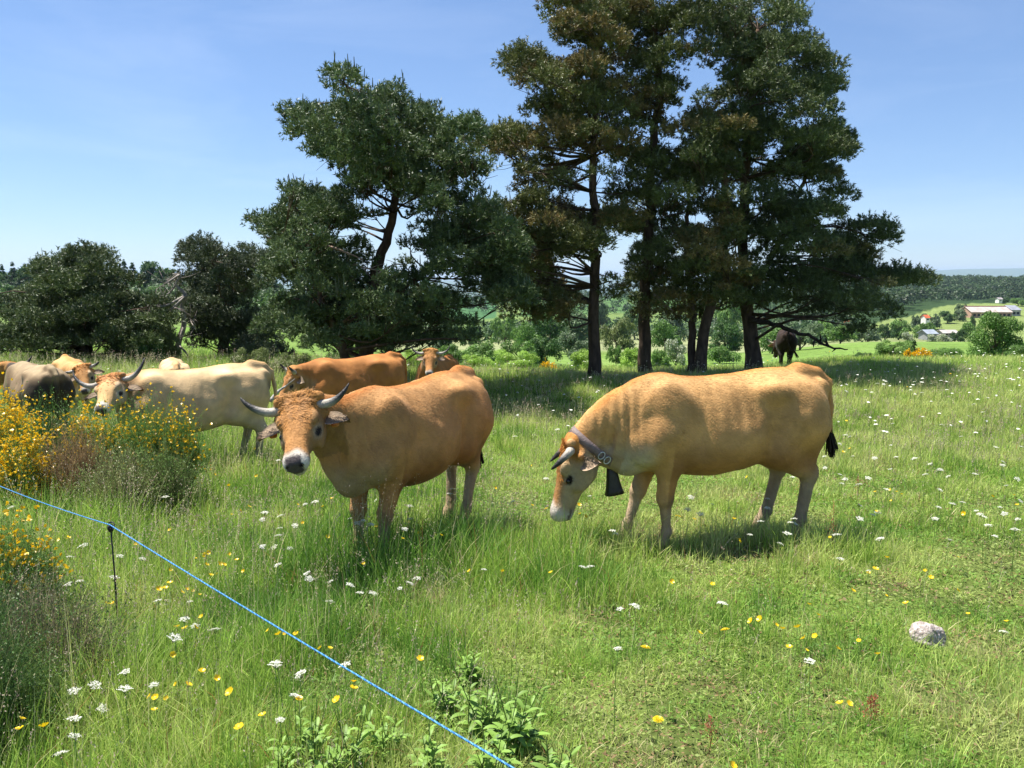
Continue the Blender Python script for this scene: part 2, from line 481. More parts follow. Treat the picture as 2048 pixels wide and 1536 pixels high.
def build_cow(label, loc, heading, scale, H, M, up, pal, legs=((0, 0), (0, 0), (0, 0), (0, 0)), vox=.016, horn=None, fur=0,
              tuft=True, tail=None, ears=(None, None), ear_tag=False, group="brown cattle standing in the meadow", belly=0.0, eyes=True, seed=1, tuft_tail=True, K=1.10, mzo=0.0):
    """loc world (x,y); H poll, M nose tip in cow space (x forward, y left, z up); up: rough forehead direction"""
    rng = np.random.default_rng(seed)
    H = np.array(H, float); M = np.array(M, float)
    U = unit(M - H); W = unit(np.cross(np.array(up, float), U)); Vv = unit(np.cross(U, W))      # W: animal's left
    HL = 0.53
    pts = np.array([H, M, [-1.05, -.36, -.03], [.9, .36, 1.42]])
    fd = Field(pts.min(0) - [.22, .26, .06], pts.max(0) + [.14, .26, .14], vox)
    fd.lo[2] = max(fd.lo[2], -.05)
    # trunk
    b = belly
    fd.loft((0, 0, 0), (1, 0, 0), (0, 1, 0), (0, 0, 1), [
        (-.93, .05, 1.20, 1.04), (-.88, .12, 1.25, .86), (-.80, .19, 1.285, .74), (-.66, .245, 1.31, .68), (-.50, .27, 1.325, .64),
        (-.34, .285, 1.315, .59 - b), (-.15, .315, 1.285, .54 - b), (.05, .33, 1.27, .515 - b), (.25, .305, 1.275, .525 - b * .6), (.42, .275, 1.305, .55),
        (.56, .235, 1.305, .575), (.68, .195, 1.25, .60), (.78, .15, 1.17, .66), (.84, .09, 1.08, .76)], k=.03, p=2.05, egg=.26)
    for s in (-1, 1):
        fd.ell((-.38, s * .215, 1.155), (.12, .07, .075), .12)          # hook bones
        fd.ell((-.84, s * .10, 1.16), (.07, .05, .07), .05)             # pin bones
        fd.ell((-.62, s * .16, .96), (.25, .15, .27), .08)              # rump and thigh
        fd.ell((.46, s * .165, .97), (.17, .10, .27), .10)             # shoulder blade
        fd.ell((.60, s * .17, .80), (.13, .10, .15), .06)               # shoulder point
        fd.ell((-.15, s * .385, 1.12), (.15, .08, .12), .15, cut=True)   # hollow of the flank
        fd.ell((.25, s * .385, .93), (.05, .09, .24), .10, cut=True); fd.ell((-.36, s * .365, .80), (.045, .09, .22), .10, cut=True); fd.ell((.63, s * .30, 1.02), (.05, .08, .17), .09, cut=True)     # behind the shoulder
    fd.ell((0.70, 0, .66), (.13, .09, .12), .08)                        # brisket
    # tail head and tail
    tl = tail if tail is not None else [(-.86, 0, 1.27), (-.955, 0, 1.19), (-.975, 0, 1.0), (-.975, .01, .8), (-.97, .02, .62)]
    fd.cone((-.70, 0, 1.29), tl[0], .06, .042, .05)
    rr = [.038, .033, .027, .023, .02, .018]
    for i in range(len(tl) - 1): fd.cone(tl[i], tl[i + 1], max(rr[i], vox * 1.1), max(rr[i + 1], vox * 1.1), .02)
    # legs
    (fl, fr, rl, rr_) = legs
    for s, (dx, dy), in ((1, fl), (-1, fr)):
        x = .47
        J = [(x + .04, .16 * s, .86), (x - .04, .155 * s, .66), (x + dx * .5, .135 * s + dy * .4, .385), (x + dx, .13 * s + dy, .125), (x + dx + .03, .13 * s + dy, .045)]
        fd.cone(J[0], J[1], .14, .09, .07); fd.cone(J[1], J[2], .094, .055, .05)
        fd.ell(J[2], (.056, .054, .062), .03)
        fd.cone(J[2], J[3], .044, .036, .03); fd.ell(J[3], (.046, .044, .042), .02)
        fd.cone(J[3], J[4], .036, .045, .02); fd.cone(J[4], (J[4][0] + .015, J[4][1], .01), .046, .052, .02)
    for s, (dx, dy) in ((1, rl), (-1, rr_)):
        x = -.70
        J = [(x + .12, .15 * s, .92), (x + .24, .165 * s, .70), (x - .05 + dx * .6, .14 * s + dy * .5, .50), (x + dx, .13 * s + dy, .14), (x + dx + .05, .13 * s + dy, .05)]
        fd.cone(J[0], J[1], .19, .13, .08); fd.cone((x - .02, .145 * s, .86), (J[2][0] + .03, J[2][1], .60), .15, .07, .08)
        fd.cone(J[1], J[2], .132, .062, .07); fd.ell(J[2], (.074, .053, .078), .03)
        fd.cone((J[2][0] - .035, J[2][1], J[2][2] + .04), (J[2][0] - .02, J[2][1], J[2][2] - .05), .028, .03, .03)
        fd.cone(J[2], J[3], .052, .040, .03); fd.ell(J[3], (.048, .045, .042), .02)
        fd.cone(J[3], J[4], .038, .046, .02); fd.cone(J[4], (J[4][0] + .015, J[4][1], .01), .046, .052, .02)
    # neck
    n0 = np.array([.45, 0, 1.03]); n3 = H + U * .03 - Vv * .085
    n1 = n0 + np.array([.30, 0, .0]); n2 = n3 - unit(U * .35 + unit(n3 - n1) * .9 - Vv * .1) * .22
    pr = None; NR = (.255, .225, .195, .168, .145, .128, .112)
    nk = []
    for i, r in enumerate(NR):
        t = i / (len(NR) - 1)
        p = (1 - t) ** 3 * n0 + 3 * (1 - t) ** 2 * t * n1 + 3 * (1 - t) * t * t * n2 + t ** 3 * n3
        nk.append(p)
        if pr is not None:
            ax = np.cross((0, 0, 1), p - pr[0]); ax = ax if np.linalg.norm(ax) > 1e-3 else np.array([0, 1, 0])
            fd.cone(pr[0], p, pr[1], r, .045, (ax, 1.42))
        pr = (p, r)
    nk = np.array(nk)
    # dewlap
    a0 = nk[5] + np.array([0, 0, -.05]) - (Vv * .03); q0 = np.array([.76, 0, .74])
    for t0, t1 in ((0, .33), (.33, .66), (.66, 1)):
        pa = a0 * (1 - t0) + q0 * t0 - np.array([0, 0, .05 * math.sin(t0 * 3.14)]); pb = a0 * (1 - t1) + q0 * t1 - np.array([0, 0, .05 * math.sin(t1 * 3.14)])
        ax = np.cross((0, 0, 1), pb - pa); ax = ax if np.linalg.norm(ax) > 1e-3 else np.array([0, 1, 0])
        fd.cone(pa, pb, .07 + .03 * t0, .07 + .03 * t1, .06, (ax, 1.9))
    # head
    fd.loft(H, U, W, Vv, [(K * a_, K * b_, K * c_, K * d_) for a_, b_, c_, d_ in [(-.05, .090, .005, -.12), (.0, .120, .03, -.17), (.08, .132, .04, -.225), (.17, .127, .035, -.238), (.25, .104, .022, -.212),
                          (.33, .080, .010, -.160), (.41, .072, .002, -.125), (.47, .082, .002, -.120), (.515, .078, -.008, -.112), (.54, .055, -.03, -.09)]], k=.03, p=2.35, egg=.02)
    hp = lambda s_, w_, v_: H + K * (U * s_ + W * w_ + Vv * v_)
    Rm = np.stack([U, W, Vv])
    fd.ell(hp(-.02, 0, -.02), (.055, .115, .06), .04, Rm)                # poll
    for s in (-1, 1):
        fd.ell(hp(.175, s * .112, -.008), (.055, .024, .034), .03, Rm)     # brow
        fd.ell(hp(.215, s * .126, -.050), (.030, .014, .018), .015, Rm, cut=True)
        fd.ell(hp(.20, s * .105, -.14), (.11, .03, .07), .05, Rm)          # cheek
        fd.ell(hp(.53, s * .047, -.012), (.018, .012, .014), .012, Rm, cut=True)
        fd.cone(hp(-.0, s * .08, .0), hp(.0, s * .128, .0), .042, .037, .02)   # horn root
        fd.cone(hp(.06, s * .10, -.075), hp(.065, s * .15, -.085), .038, .03, .02)
    fd.cone(hp(.30, 0, -.12), hp(.49, 0, -.122), .055, .042, .04)      # lower jaw
    V, Q = fd.mesh()
    Nn = vnorm(V, Q)
    # fine body relief: folds of the neck, ribs
    x, y, z = V.T
    side = np.clip(np.abs(Nn[:, 1]) * 1.6 - .3, 0, 1)
    V = V + Nn * ((.0013 * np.sin(x * 62 + 3 * z) * sstep(x, -.30, -.1) * (1 - sstep(x, .18, .3)) * sstep(z, .6, .8) * side)[:, None])
    V = V + Nn * ((.0040 * np.sin(x * 95 + 8 * z) * sstep(x, .62, .74) * (1 - sstep(x, .95, 1.05)) * sstep(z, .7, .95) * side * (vox > .0))[:, None])
    V = V + Nn * ((.014 * (fbm(x * 7 + y * 3, z * 7 - y * 2, seed) - .5))[:, None])
    # colours
    q = (V - H) / K; hs = q @ U; hw = q @ W; hv = q @ Vv
    hs = hs; ishead = sstep(hs, -.08, .03) * (np.abs(hw) < .24) * (hv > -.36) * (hv < .16)
    nz = fbm(V[:, 0] * 5 + 9 + V[:, 1] * 4, V[:, 2] * 5 - V[:, 1] * 3, seed + 5); nz2 = fbm(V[:, 0] * 22, V[:, 2] * 22 + V[:, 1] * 20, seed + 9, 2)
    def mixc(c, col, w): return c * (1 - w[:, None]) + np.array(col) * w[:, None]
    c = np.tile(np.array(pal['side'], float), (len(V), 1))
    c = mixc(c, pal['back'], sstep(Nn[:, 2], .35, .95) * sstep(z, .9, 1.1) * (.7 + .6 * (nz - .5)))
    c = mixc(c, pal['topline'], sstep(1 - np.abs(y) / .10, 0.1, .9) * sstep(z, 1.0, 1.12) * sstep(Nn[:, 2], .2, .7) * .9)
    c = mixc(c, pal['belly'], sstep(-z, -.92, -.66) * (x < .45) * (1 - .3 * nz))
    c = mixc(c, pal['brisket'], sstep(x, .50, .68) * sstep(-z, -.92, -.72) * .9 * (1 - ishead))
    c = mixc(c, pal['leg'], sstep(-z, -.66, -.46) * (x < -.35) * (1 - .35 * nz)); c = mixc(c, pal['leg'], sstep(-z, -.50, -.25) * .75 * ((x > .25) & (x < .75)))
    c = mixc(c, pal['hoof'], sstep(-z, -.085, -.06) * ((x < .8)))
    if 'thigh' in pal: c = mixc(c, pal['thigh'], sstep(-x, .52, .74) * sstep(-z, -1.22, -1.08) * sstep(z, .25, .5) * (0.9 + .3 * (nz - .5)))
    if 'tailhead' in pal: c = mixc(c, pal['tailhead'], np.exp(-(((x + .84) / .15) ** 2 + ((z - 1.06) / .13) ** 2 + ((np.abs(y) - .09) / .12) ** 2)) * .9)
    if 'neck' in pal: c = mixc(c, pal['neck'], sstep(x, .50, .72) * (1 - ishead))
    # face
    c = mixc(c, pal['cheek'], ishead)
    c = mixc(c, pal['face'], ishead * sstep(hv, -.055, .0) * (1 - sstep(hs, .40, .46)) * sstep(.115 - np.abs(hw) + .25 * (hs > .3) * 0, .005, .03))
    c = mixc(c, pal['poll'], np.maximum(ishead, (hs > -.16) * (hs < .03) * (np.abs(hw) < .13)) * sstep(-hs, -.13, -.02) * (1 - sstep(-hs, .08, .15)) * sstep(hv, -.13, -.05))
    for s in (-1, 1):
        dd = np.sqrt((hs - .215 - .3 * (hv + .045)) ** 2 / 2.2 + (hw - s * .118) ** 2 + (hv + .045) ** 2)
        c = mixc(c, pal['ring'], ishead * (1 - sstep(dd, .018, .060)) * .32)
        c = mixc(c, (.02, .014, .012), ishead * (1 - sstep(dd + .25 * np.maximum(hv + .05, 0), .024, .036)))
    mz = ishead * sstep(hs - mzo + .25 * hv + .012 * np.sin(hw * 60), .415, .475)
    c = mixc(c, pal['muzzle'], mz)
    nose = ishead * sstep(hs, .497, .512) * sstep(hv, -.088, -.075) * (1 - sstep(np.abs(hw), .046, .058))
    nose = np.maximum(nose, ishead * sstep(hs, .462, .482) * sstep(hv, -.012, .0) * (1 - sstep(np.abs(hw), .045, .055)))
    c = mixc(c, pal.get('nose', (.05, .04, .045)), nose * .95)
    c = mixc(c, (.10, .06, .05), ishead * sstep(hs, .38, .42) * (np.abs(hv + .125) < .007) * .8)
    for s in (-1, 1):
        c = mixc(c, (.01, .008, .01), ishead * (1 - sstep(np.sqrt((hs - .53) ** 2 + (hw - s * .047) ** 2 + (hv + .012) ** 2), .016, .024)))
    c = c * (.90 + .40 * (nz - .5) + .22 * (nz2 - .5) + .10)[:, None]
    # dried mud and stains, mostly low on the legs and behind
    st_ = sstep(fbm(V[:, 0] * 11 + 40, V[:, 2] * 9 + V[:, 1] * 8, seed + 31), .55, .72) * (.25 + .75 * sstep(-z, -.75, -.35)) * (1 - ishead)
    c = mixc(c, (.12, .09, .06), .26 * st_)
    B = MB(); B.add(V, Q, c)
    # ears, grown into the skin
    for k, s in enumerate((1, -1)):
        e = ears[k] if ears[k] is not None else (.10, 1.0, -.22, 1)
        d = unit(U * e[0] + W * s * e[1] + Vv * e[2])
        nf = unit(np.cross(d, U) * s) if len(e) < 4 or e[3] == 1 else unit(Vv)
        nf = nf - d * nf.dot(d); nf = unit(nf)
        if nf.dot(Vv) < 0: nf = -nf
        sd = np.cross(d, nf)
        base = hp(.065, s * .138, -.09)
        LL, WW = .185, .055
        us = np.linspace(0, 1, 12); vs = np.linspace(-1, 1, 9)
        P_, C_ = [], []
        for side_ in (1, -1):
            for u_ in us:
                wdt = WW * (math.sin(math.pi * min(1, (u_ * .86 + .14)) ** .8)) ** .75 + .012 * (1 - u_)
                for v_ in vs:
                    cup = .028 * (v_ * v_) - .018 + (.0035 if side_ == 1 else -.0035) * (1 - abs(v_))
                    p = base + d * (u_ * LL) + sd * (v_ * wdt) + nf * (cup + .01 * math.sin(u_ * 3))
                    P_.append(p)
                    if side_ == 1: cc = np.array(pal['ear_in']) * (1.15 if abs(v_) > .55 else .75)
                    else: cc = np.array(pal['ear_out']) * (1 - .55 * sstep(np.array(u_), .55, 1))
                    C_.append(cc)
        nu, nv = len(us), len(vs); i = np.arange(nu - 1)[:, None] * nv; j = np.arange(nv - 1)[None, :]
        q1 = np.stack([(i + j).ravel(), (i + j + 1).ravel(), (i + nv + j + 1).ravel(), (i + nv + j).ravel()], 1)
        B.add(P_, [q1, q1[:, ::-1] + nu * nv], np.array(C_))
        # hair inside the ear
        for _ in range(60 if fur else 14):
            a = base + d * rng.uniform(.02, .14) + sd * rng.uniform(-.04, .04) + nf * .005
            t = unit(d * .6 + nf * rng.uniform(.2, .7) + sd * rng.uniform(-.6, .6)) * rng.uniform(.03, .055)
            wv = sd * .0025
            B.add([a - wv, a + wv, a + t], [np.array([[0, 1, 2]])], np.array(pal['ear_in']) * rng.uniform(.7, 1.5))
    # short coat
    if fur:
        A = V[Q]; ar = np.linalg.norm(np.cross(A[:, 2] - A[:, 0], A[:, 3] - A[:, 1]), axis=1)
        pk = rng.choice(len(Q), fur, p=ar / ar.sum())
        r1, r2 = rng.random((fur, 1)), rng.random((fur, 1))
        base = (A[pk, 0] * (1 - r1) + A[pk, 1] * r1) * (1 - r2) + (A[pk, 3] * (1 - r1) + A[pk, 2] * r1) * r2
        nn = Nn[Q[pk, 0]]; cc = c[Q[pk, 0]]
        onh = ishead[Q[pk, 0]] > .5
        fl_ = np.tile(np.array([-.8, 0, -.55]), (fur, 1)); fl_[onh] = U * -.3 + rng.normal(0, .5, (onh.sum(), 3))
        fl_ += rng.normal(0, .22, (fur, 3)) + .35 * (fbm(base[:, 0] * 9, base[:, 2] * 9 + base[:, 1] * 5, 77)[:, None] - .5) * np.array([0, .5, 2.5])
        fl_ -= nn * (fl_ * nn).sum(1)[:, None]; fl_ /= np.linalg.norm(fl_, axis=1)[:, None] + 1e-9
        ln = rng.uniform(.013, .028, (fur, 1)) * np.where(base[:, 2:3] > 1.15, 1.25, 1)
        nosk = (cc.sum(1) < .12) | (base[:, 2] < .12)
        tip = base + fl_ * ln + nn * ln * rng.uniform(.05, .2, (fur, 1))
        sd = np.cross(fl_, nn); wd = .0013
        VV = np.stack([base - sd * wd, base + sd * wd, tip], 1)[~nosk].reshape(-1, 3)
        CC = np.repeat((cc * rng.uniform(.80, 1.22, (fur, 1)))[~nosk], 3, axis=0)
        B.add(VV, np.arange(len(VV)).reshape(-1, 3), CC)
    root = empty("cow", (loc[0], loc[1], Gs(loc[0], loc[1]) - .02), label, "cow", group, heading)
    root.scale = (scale,) * 3
    B.obj("body", M_COAT, root)
    # horns
    hc = horn if horn is not None else [(.0, .10, .0), (.01, .17, .0), (.0, .25, .03), (-.05, .31, .08), (-.10, .335, .12)]
    hs_ = [hc, hc] if not isinstance(hc, dict) else [hc['L'], hc['R']]
    for k, s in enumerate((1, -1)):
        if hs_[k] is None: continue
        cpt = np.array(hs_[k], float); t = np.linspace(0, 1, len(cpt)); tt = np.linspace(0, 1, 16)
        pc = []
        for i in range(3):
            # smooth interpolation through the control points
            co = np.polyfit(t, cpt[:, i], min(3, len(cpt) - 1)); pc.append(np.polyval(co, tt))
        pc = np.stack(pc, 1); pc[:, 1] += .012
        W3 = np.array([hp(a_, s * b_, c_) for a_, b_, c_ in pc])
        rad = .031 * (1 - tt ** 2.0) ** .8 * (1 - .2 * tt) + .003
        hb = MB(); Vh, Fh = tube(W3, rad, 12)
        tcol = np.concatenate([np.repeat(tt, 12), [0, 1]])[:, None]
        cb = np.array((.42, .37, .30)); cm = np.array((.22, .20, .175)); cd = np.array((.035, .032, .032))
        ch = cb * (1 - sstep(tcol, .25, .55)) + cm * sstep(tcol, .25, .55); ch = ch * (1 - sstep(tcol, .42, .72)) + cd * sstep(tcol, .42, .72)
        hb.add(Vh, Fh, ch); hb.obj("horn", M_HORN, root)
    if eyes:
        for s in (-1, 1):
            eb = MB(); u_ = np.linspace(0, math.pi, 9); w_ = np.linspace(0, 2 * math.pi, 13)[:-1]
            cE = hp(.215, s * .107, -.046); pp = [cE + .018 * np.array([math.sin(a) * math.cos(b_), math.sin(a) * math.sin(b_), math.cos(a)]) for a in u_ for b_ in w_]
            i = np.arange(8)[:, None] * 12; j = np.arange(12)[None, :]; k2 = (j + 1) % 12
            eb.add(pp, np.stack([(i + j).ravel(), (i + k2).ravel(), (i + 12 + k2).ravel(), (i + 12 + j).ravel()], 1), (.012, .009, .008))
            eb.obj("eye", M_EYE, root)
    if tuft:
        hb = MB(); n = 2600 if fur else 260
        cand = np.where((ishead > .5) & (hs < .25) & (hs > -.06) & (np.abs(hw) < .10) & (hv > -.05) & ((Nn @ Vv > .1) | (Nn @ U < -.2)))[0]
        if len(cand):
            pk = rng.choice(cand, n); pk = pk[rng.random(n) < (1.15 - sstep(hs[pk], .02, .22))]
            n = len(pk)
            bs = V[pk]; nn = Nn[pk]; sgn = np.sign(hw[pk] + rng.normal(0, .02, n))[:, None]
            dr = W * sgn * rng.uniform(.3, 1.1, (n, 1)) + U * (hs[pk][:, None] - .09) * 5 + rng.normal(0, .3, (n, 3))
            dr -= nn * (dr * nn).sum(1)[:, None]; dr /= np.linalg.norm(dr, axis=1)[:, None] + 1e-9
            L_ = rng.uniform(.02, .045, (n, 1)) * np.where(hs[pk] < .06, 1.25, .7)[:, None]
            up_ = rng.uniform(.25, .6, (n, 1)) * np.where(hs[pk] < .05, 1.5, .8)[:, None]
            mid = bs + dr * L_ * .5 + nn * L_ * up_ * .55; tip = bs + dr * L_ + nn * L_ * up_ * .45 + W * sgn * .0
            sd = np.cross(dr, nn); wd = .0022 if fur else .005
            VV = np.stack([bs - sd * wd, bs + sd * wd, mid + sd * wd * .8, mid - sd * wd * .8, tip], 1).reshape(-1, 3)
            b5 = np.arange(n)[:, None] * 5
            CC = np.repeat(np.array(pal['poll']) * rng.uniform(.6, 1.45, (n, 1)), 5, axis=0)
            hb.add(VV, [b5 + np.array([[0, 1, 2, 3]]), b5 + np.array([[3, 2, 4]])], CC)
            hb.obj("hair", M_HAIR, root)
    if tuft_tail:
        hb = MB(); e = np.array(tl[-1], float); dr0 = unit(np.array(tl[-1], float) - np.array(tl[-2], float))
        for _ in range(120 if fur else 50):
            a = e - dr0 * rng.uniform(0, .08) + rng.normal(0, .008, 3)
            d1 = unit(dr0 + rng.normal(0, .22, 3) + np.array([0, 0, -.2])); L_ = rng.uniform(.06, .14)
            pp = np.array([a, a + d1 * L_ * .4, a + d1 * L_ * .8 + np.array([0, 0, -.03]), a + d1 * L_ + np.array([0, 0, -.06])])
            sd = unit(np.cross(d1, rng.normal(0, 1, 3))) * .006
            hb.add(np.concatenate([pp - sd, pp + sd * .8]), [np.array([[0, 4, 5, 1], [1, 5, 6, 2], [2, 6, 7, 3]])], np.array(pal['switch']) * rng.uniform(.6, 1.6))
        hb.obj("tail_tuft", M_HAIR, root)
    if ear_tag:
        for s in ear_tag:
            tb = MB(); bs = hp(.075, s * .20, -.135)
            Vb = []
            for dx in (-1, 1):
                for a_, b_ in ((-.022, -.03), (.022, -.03), (.027, .022), (.015, .034), (-.015, .034), (-.027, .022)):
                    Vb.append(bs + W * a_ + U * b_ * 1 + Vv * (.002 * dx))
            tb.add(Vb, [np.array([[0, 1, 7, 6], [1, 2, 8, 7], [2, 3, 9, 8], [3, 4, 10, 9], [4, 5, 11, 10], [5, 0, 6, 11], [6, 7, 8, 11], [8, 9, 10, 11], [2, 1, 0, 5], [5, 4, 3, 2]])], (.75, .28, .05))
            tb.obj("ear_tag", M_LEATHER, root)
    root["_f"] = 0; del root["_f"]
    return root, dict(H=H, U=U, W=W, V=Vv, nk=nk, NR=NR)

def tolocal(pw, loc, heading, scale):
    g = Gs(loc[0], loc[1]) - .02
    d = np.array([pw[0] - loc[0], pw[1] - loc[1], pw[2] - g]) / scale
    c, s = math.cos(-heading), math.sin(-heading)
    return np.array([d[0] * c - d[1] * s, d[0] * s + d[1] * c, d[2]])
def dlocal(v, heading):
    c, s = math.cos(-heading), math.sin(-heading)
    return np.array([v[0] * c - v[1] * s, v[0] * s + v[1] * c, v[2]])

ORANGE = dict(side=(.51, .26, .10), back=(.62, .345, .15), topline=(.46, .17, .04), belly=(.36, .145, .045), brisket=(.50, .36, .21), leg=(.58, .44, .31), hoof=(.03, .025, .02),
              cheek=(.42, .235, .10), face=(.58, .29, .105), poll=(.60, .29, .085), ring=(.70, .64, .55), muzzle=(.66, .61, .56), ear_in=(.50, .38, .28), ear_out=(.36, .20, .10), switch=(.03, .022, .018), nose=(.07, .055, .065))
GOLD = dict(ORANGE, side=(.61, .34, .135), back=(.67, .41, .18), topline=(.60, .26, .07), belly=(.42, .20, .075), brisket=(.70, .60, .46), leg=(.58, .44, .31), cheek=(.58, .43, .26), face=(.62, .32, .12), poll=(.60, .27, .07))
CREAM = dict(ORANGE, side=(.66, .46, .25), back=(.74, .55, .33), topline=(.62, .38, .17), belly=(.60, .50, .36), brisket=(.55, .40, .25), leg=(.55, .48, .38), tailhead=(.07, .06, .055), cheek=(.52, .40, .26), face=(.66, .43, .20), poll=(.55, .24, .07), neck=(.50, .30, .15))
RUST = dict(ORANGE, side=(.42, .17, .05), back=(.50, .22, .07), topline=(.44, .16, .04), belly=(.26, .10, .03), cheek=(.46, .27, .13), face=(.64, .30, .11))  # face colour lightened so it looks brightly sunlit
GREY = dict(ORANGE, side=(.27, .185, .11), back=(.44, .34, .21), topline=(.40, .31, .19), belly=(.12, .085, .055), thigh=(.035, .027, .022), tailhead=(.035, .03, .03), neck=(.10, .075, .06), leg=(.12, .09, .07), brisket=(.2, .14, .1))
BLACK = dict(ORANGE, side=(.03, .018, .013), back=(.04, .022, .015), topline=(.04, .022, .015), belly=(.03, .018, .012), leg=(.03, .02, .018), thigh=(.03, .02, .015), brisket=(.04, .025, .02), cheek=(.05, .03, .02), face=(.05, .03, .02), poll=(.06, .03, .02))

for _p in (ORANGE, GOLD, CREAM, RUST, GREY, BLACK):
    for _k in list(_p):
        _f = .90 if _k in ('back', 'side', 'topline') else (.74 if _k not in ('muzzle', 'ring', 'nose') else .85)  # upper body colours scaled lighter than the rest, as sunlight on them
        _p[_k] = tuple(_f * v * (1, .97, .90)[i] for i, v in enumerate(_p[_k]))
def place_cow(label, rump, chest, pal, headp=None, nosep=None, up=(0, 0, 1), scale=1.0, **kw):
    """rump and chest: (photo x, distance); the trunk lies between them, feet on the ground"""
    r = P(rump[0], 700, rump[1]); c = P(chest[0], 700, chest[1])
    r = np.array([r.x, r.y]); c = np.array([c.x, c.y])
    hd = math.atan2(c[1] - r[1], c[0] - r[0]); d = unit(c - r)
    mid = r + d * (.95 * scale)
    if headp is not None:
        H = tolocal(P(*headp), mid, hd, scale); Mz = tolocal(P(*nosep), mid, hd, scale)
        Mz = H + unit(Mz - H) * .59; upl = dlocal(up, hd)
    else:
        H = np.array(kw.pop('H')); Mz = np.array(kw.pop('M')); upl = np.array(up, float)
    root, info = build_cow(label, mid, hd, scale, H, Mz, upl, pal, **kw)
    info.update(loc=mid, hd=hd, scale=scale, root=root)
    print("COW", label[:30], "head", [tuple(round(v) for v in proj(root_world(info, p))) for p in (info['H'], info['H'] + info['U'] * .59, (-.93, 0, 1.25), (.5, 0, 1.3), (.47, .13, 0), (.47, -.13, 0), (-.65, .13, 0))], 'L', np.round(H, 2), np.round(Mz, 2))
    return info
def root_world(i, p):
    c, s = math.cos(i['hd']), math.sin(i['hd']); p = np.array(p, float) * i['scale']
    return np.array([i['loc'][0] + p[0] * c - p[1] * s, i['loc'][1] + p[0] * s + p[1] * c, Gs(*i['loc']) - .02 + p[2]])

# the orange cow in front that looks at the camera
cow1 = place_cow("orange-brown horned cow staring at the camera, nearest animal left of centre", (948, 6.95), (705, 5.55), ORANGE, headp=(598, 812, 5.26), nosep=(586, 932, 4.80),
                 up=(-.14, -.5, .9), vox=.0125, fur=70000, legs=((.06, .0), (.02, 0), (.10, 0), (-.06, 0)), belly=.03,
                 horn={'L': [(.0, .10, -.005), (.025, .16, .0), (.025, .22, .01), (.0, .28, .04), (-.045, .33, .075)], 'R': [(.0, .10, -.005), (.01, .17, .0), (-.0, .25, .02), (-.035, .30, .06), (-.08, .345, .09)]},
                 ears=((.30, 1.0, -.05, 1), (.16, 1.0, -.3, 1)), ear_tag=(1, -1), seed=3, K=1.05)
# the golden cow grazing with a bell
cow2 = place_cow("golden tan cow grazing head down with a bell, right of centre", (1654, 6.45), (1218, 6.0), GOLD, headp=(1140, 893, 6.05), nosep=(1098, 1036, 6.0),
                 up=(-.95, .05, .2), vox=.0125, fur=70000, scale=1.04, legs=((-.04, 0), (.16, 0), (.0, 0), (.14, 0)), belly=0.0,
                 horn=[(.02, .10, .0), (.02, .155, .005), (.06, .19, .03), (.12, .195, .065), (.16, .18, .09)],
                 ears=((-.30, .8, -.75, 1), (-.3, .8, -.75, 1)), tail=[(-.86, 0, 1.27), (-.955, .02, 1.19), (-.98, .03, 1.0), (-.985, .03, .86), (-1.0, .03, .80)], seed=5, mzo=-.055)
cow3 = place_cow("cream cow with dark patch by its tail, standing behind the yellow broom", (540, 9.75), (278, 9.0), CREAM, headp=(222, 762, 8.75), nosep=(203, 810, 8.35),
                 up=(-.1, -.6, .8), vox=.018, scale=.96, legs=((.0, 0), (.02, 0), (-.02, 0), (.12, 0)), belly=.03, horn=[(.0, .10, .0), (.02, .19, .0), (.0, .27, .03), (-.06, .33, .08), (-.13, .36, .12)],
                 ears=((.1, 1, -.3, 1), (.1, 1, -.1, 1)), tail=[(-.86, 0, 1.27), (-.955, 0, 1.19), (-.99, 0, 1.0), (-1.0, .01, .8), (-1.0, .02, .58)], seed=8)
cow4 = place_cow("rust brown cow side on under the left pine, dark horn pointing left", (808, 12.9), (590, 11.9), RUST, H=(.97, .03, 1.16), M=(1.22, .03, .72), up=(.8, 0, .5),
                 vox=.02, scale=.97, legs=((.0, 0), (.04, 0), (0, 0), (.08, 0)), horn=[(.0, .10, .0), (.0, .15, .03), (-.01, .18, .07), (-.02, .19, .12), (-.04, .19, .17)], seed=11, K=1.0)
cow5 = place_cow("rust cow facing the camera, its horned head above the front cow's back", (904, 15.5), (853, 14.3), RUST, headp=(861, 705, 13.9), nosep=(858, 748, 13.6), up=(0, -.7, .7),
                 vox=.02, scale=.82, seed=13, horn=[(.0, .10, .0), (.01, .18, -.01), (.0, .27, .0), (-.06, .33, .03), (-.13, .36, .06)])
cow6 = place_cow("grey-brown cow with dark neck seen from behind at the left edge", (108, 10.6), (30, 11.7), GREY, H=(.98, .10, 1.22), M=(1.38, .16, .98), up=(.3, 0, 1), vox=.02, scale=.92, seed=17, ears=(None, None))
cow7 = place_cow("small-horned tan cow facing the camera between the grey and cream cows", (125, 14.6), (160, 13.1), GOLD, headp=(164, 738, 12.5), nosep=(168, 780, 12.2), up=(0, -.7, .7), vox=.022, seed=19, scale=.87,
                 horn=[(.0, .10, .0), (.0, .16, .0), (.0, .2, .01), (.0, .25, .03), (-.01, .28, .05)])
cow8 = place_cow("pale cow of which only the back shows above the cream cow", (352, 13.4), (338, 15.0), CREAM, H=(1.0, .0, .9), M=(1.2, .05, .45), up=(.8, 0, .5), vox=.024, scale=.84, seed=23)
cow9 = place_cow("dark cow seen from behind in the shade of the right-hand pine", (1574, 26.0), (1566, 28.2), BLACK, H=(1.0, .2, .8), M=(1.2, .25, .35), up=(.8, 0, .5), vox=.024, seed=29, group="cattle farther off",
                 tail=[(-.86, 0, 1.27), (-.955, 0, 1.19), (-.98, 0, 1.0), (-.99, -.10, .74), (-1.0, -.28, .62)])

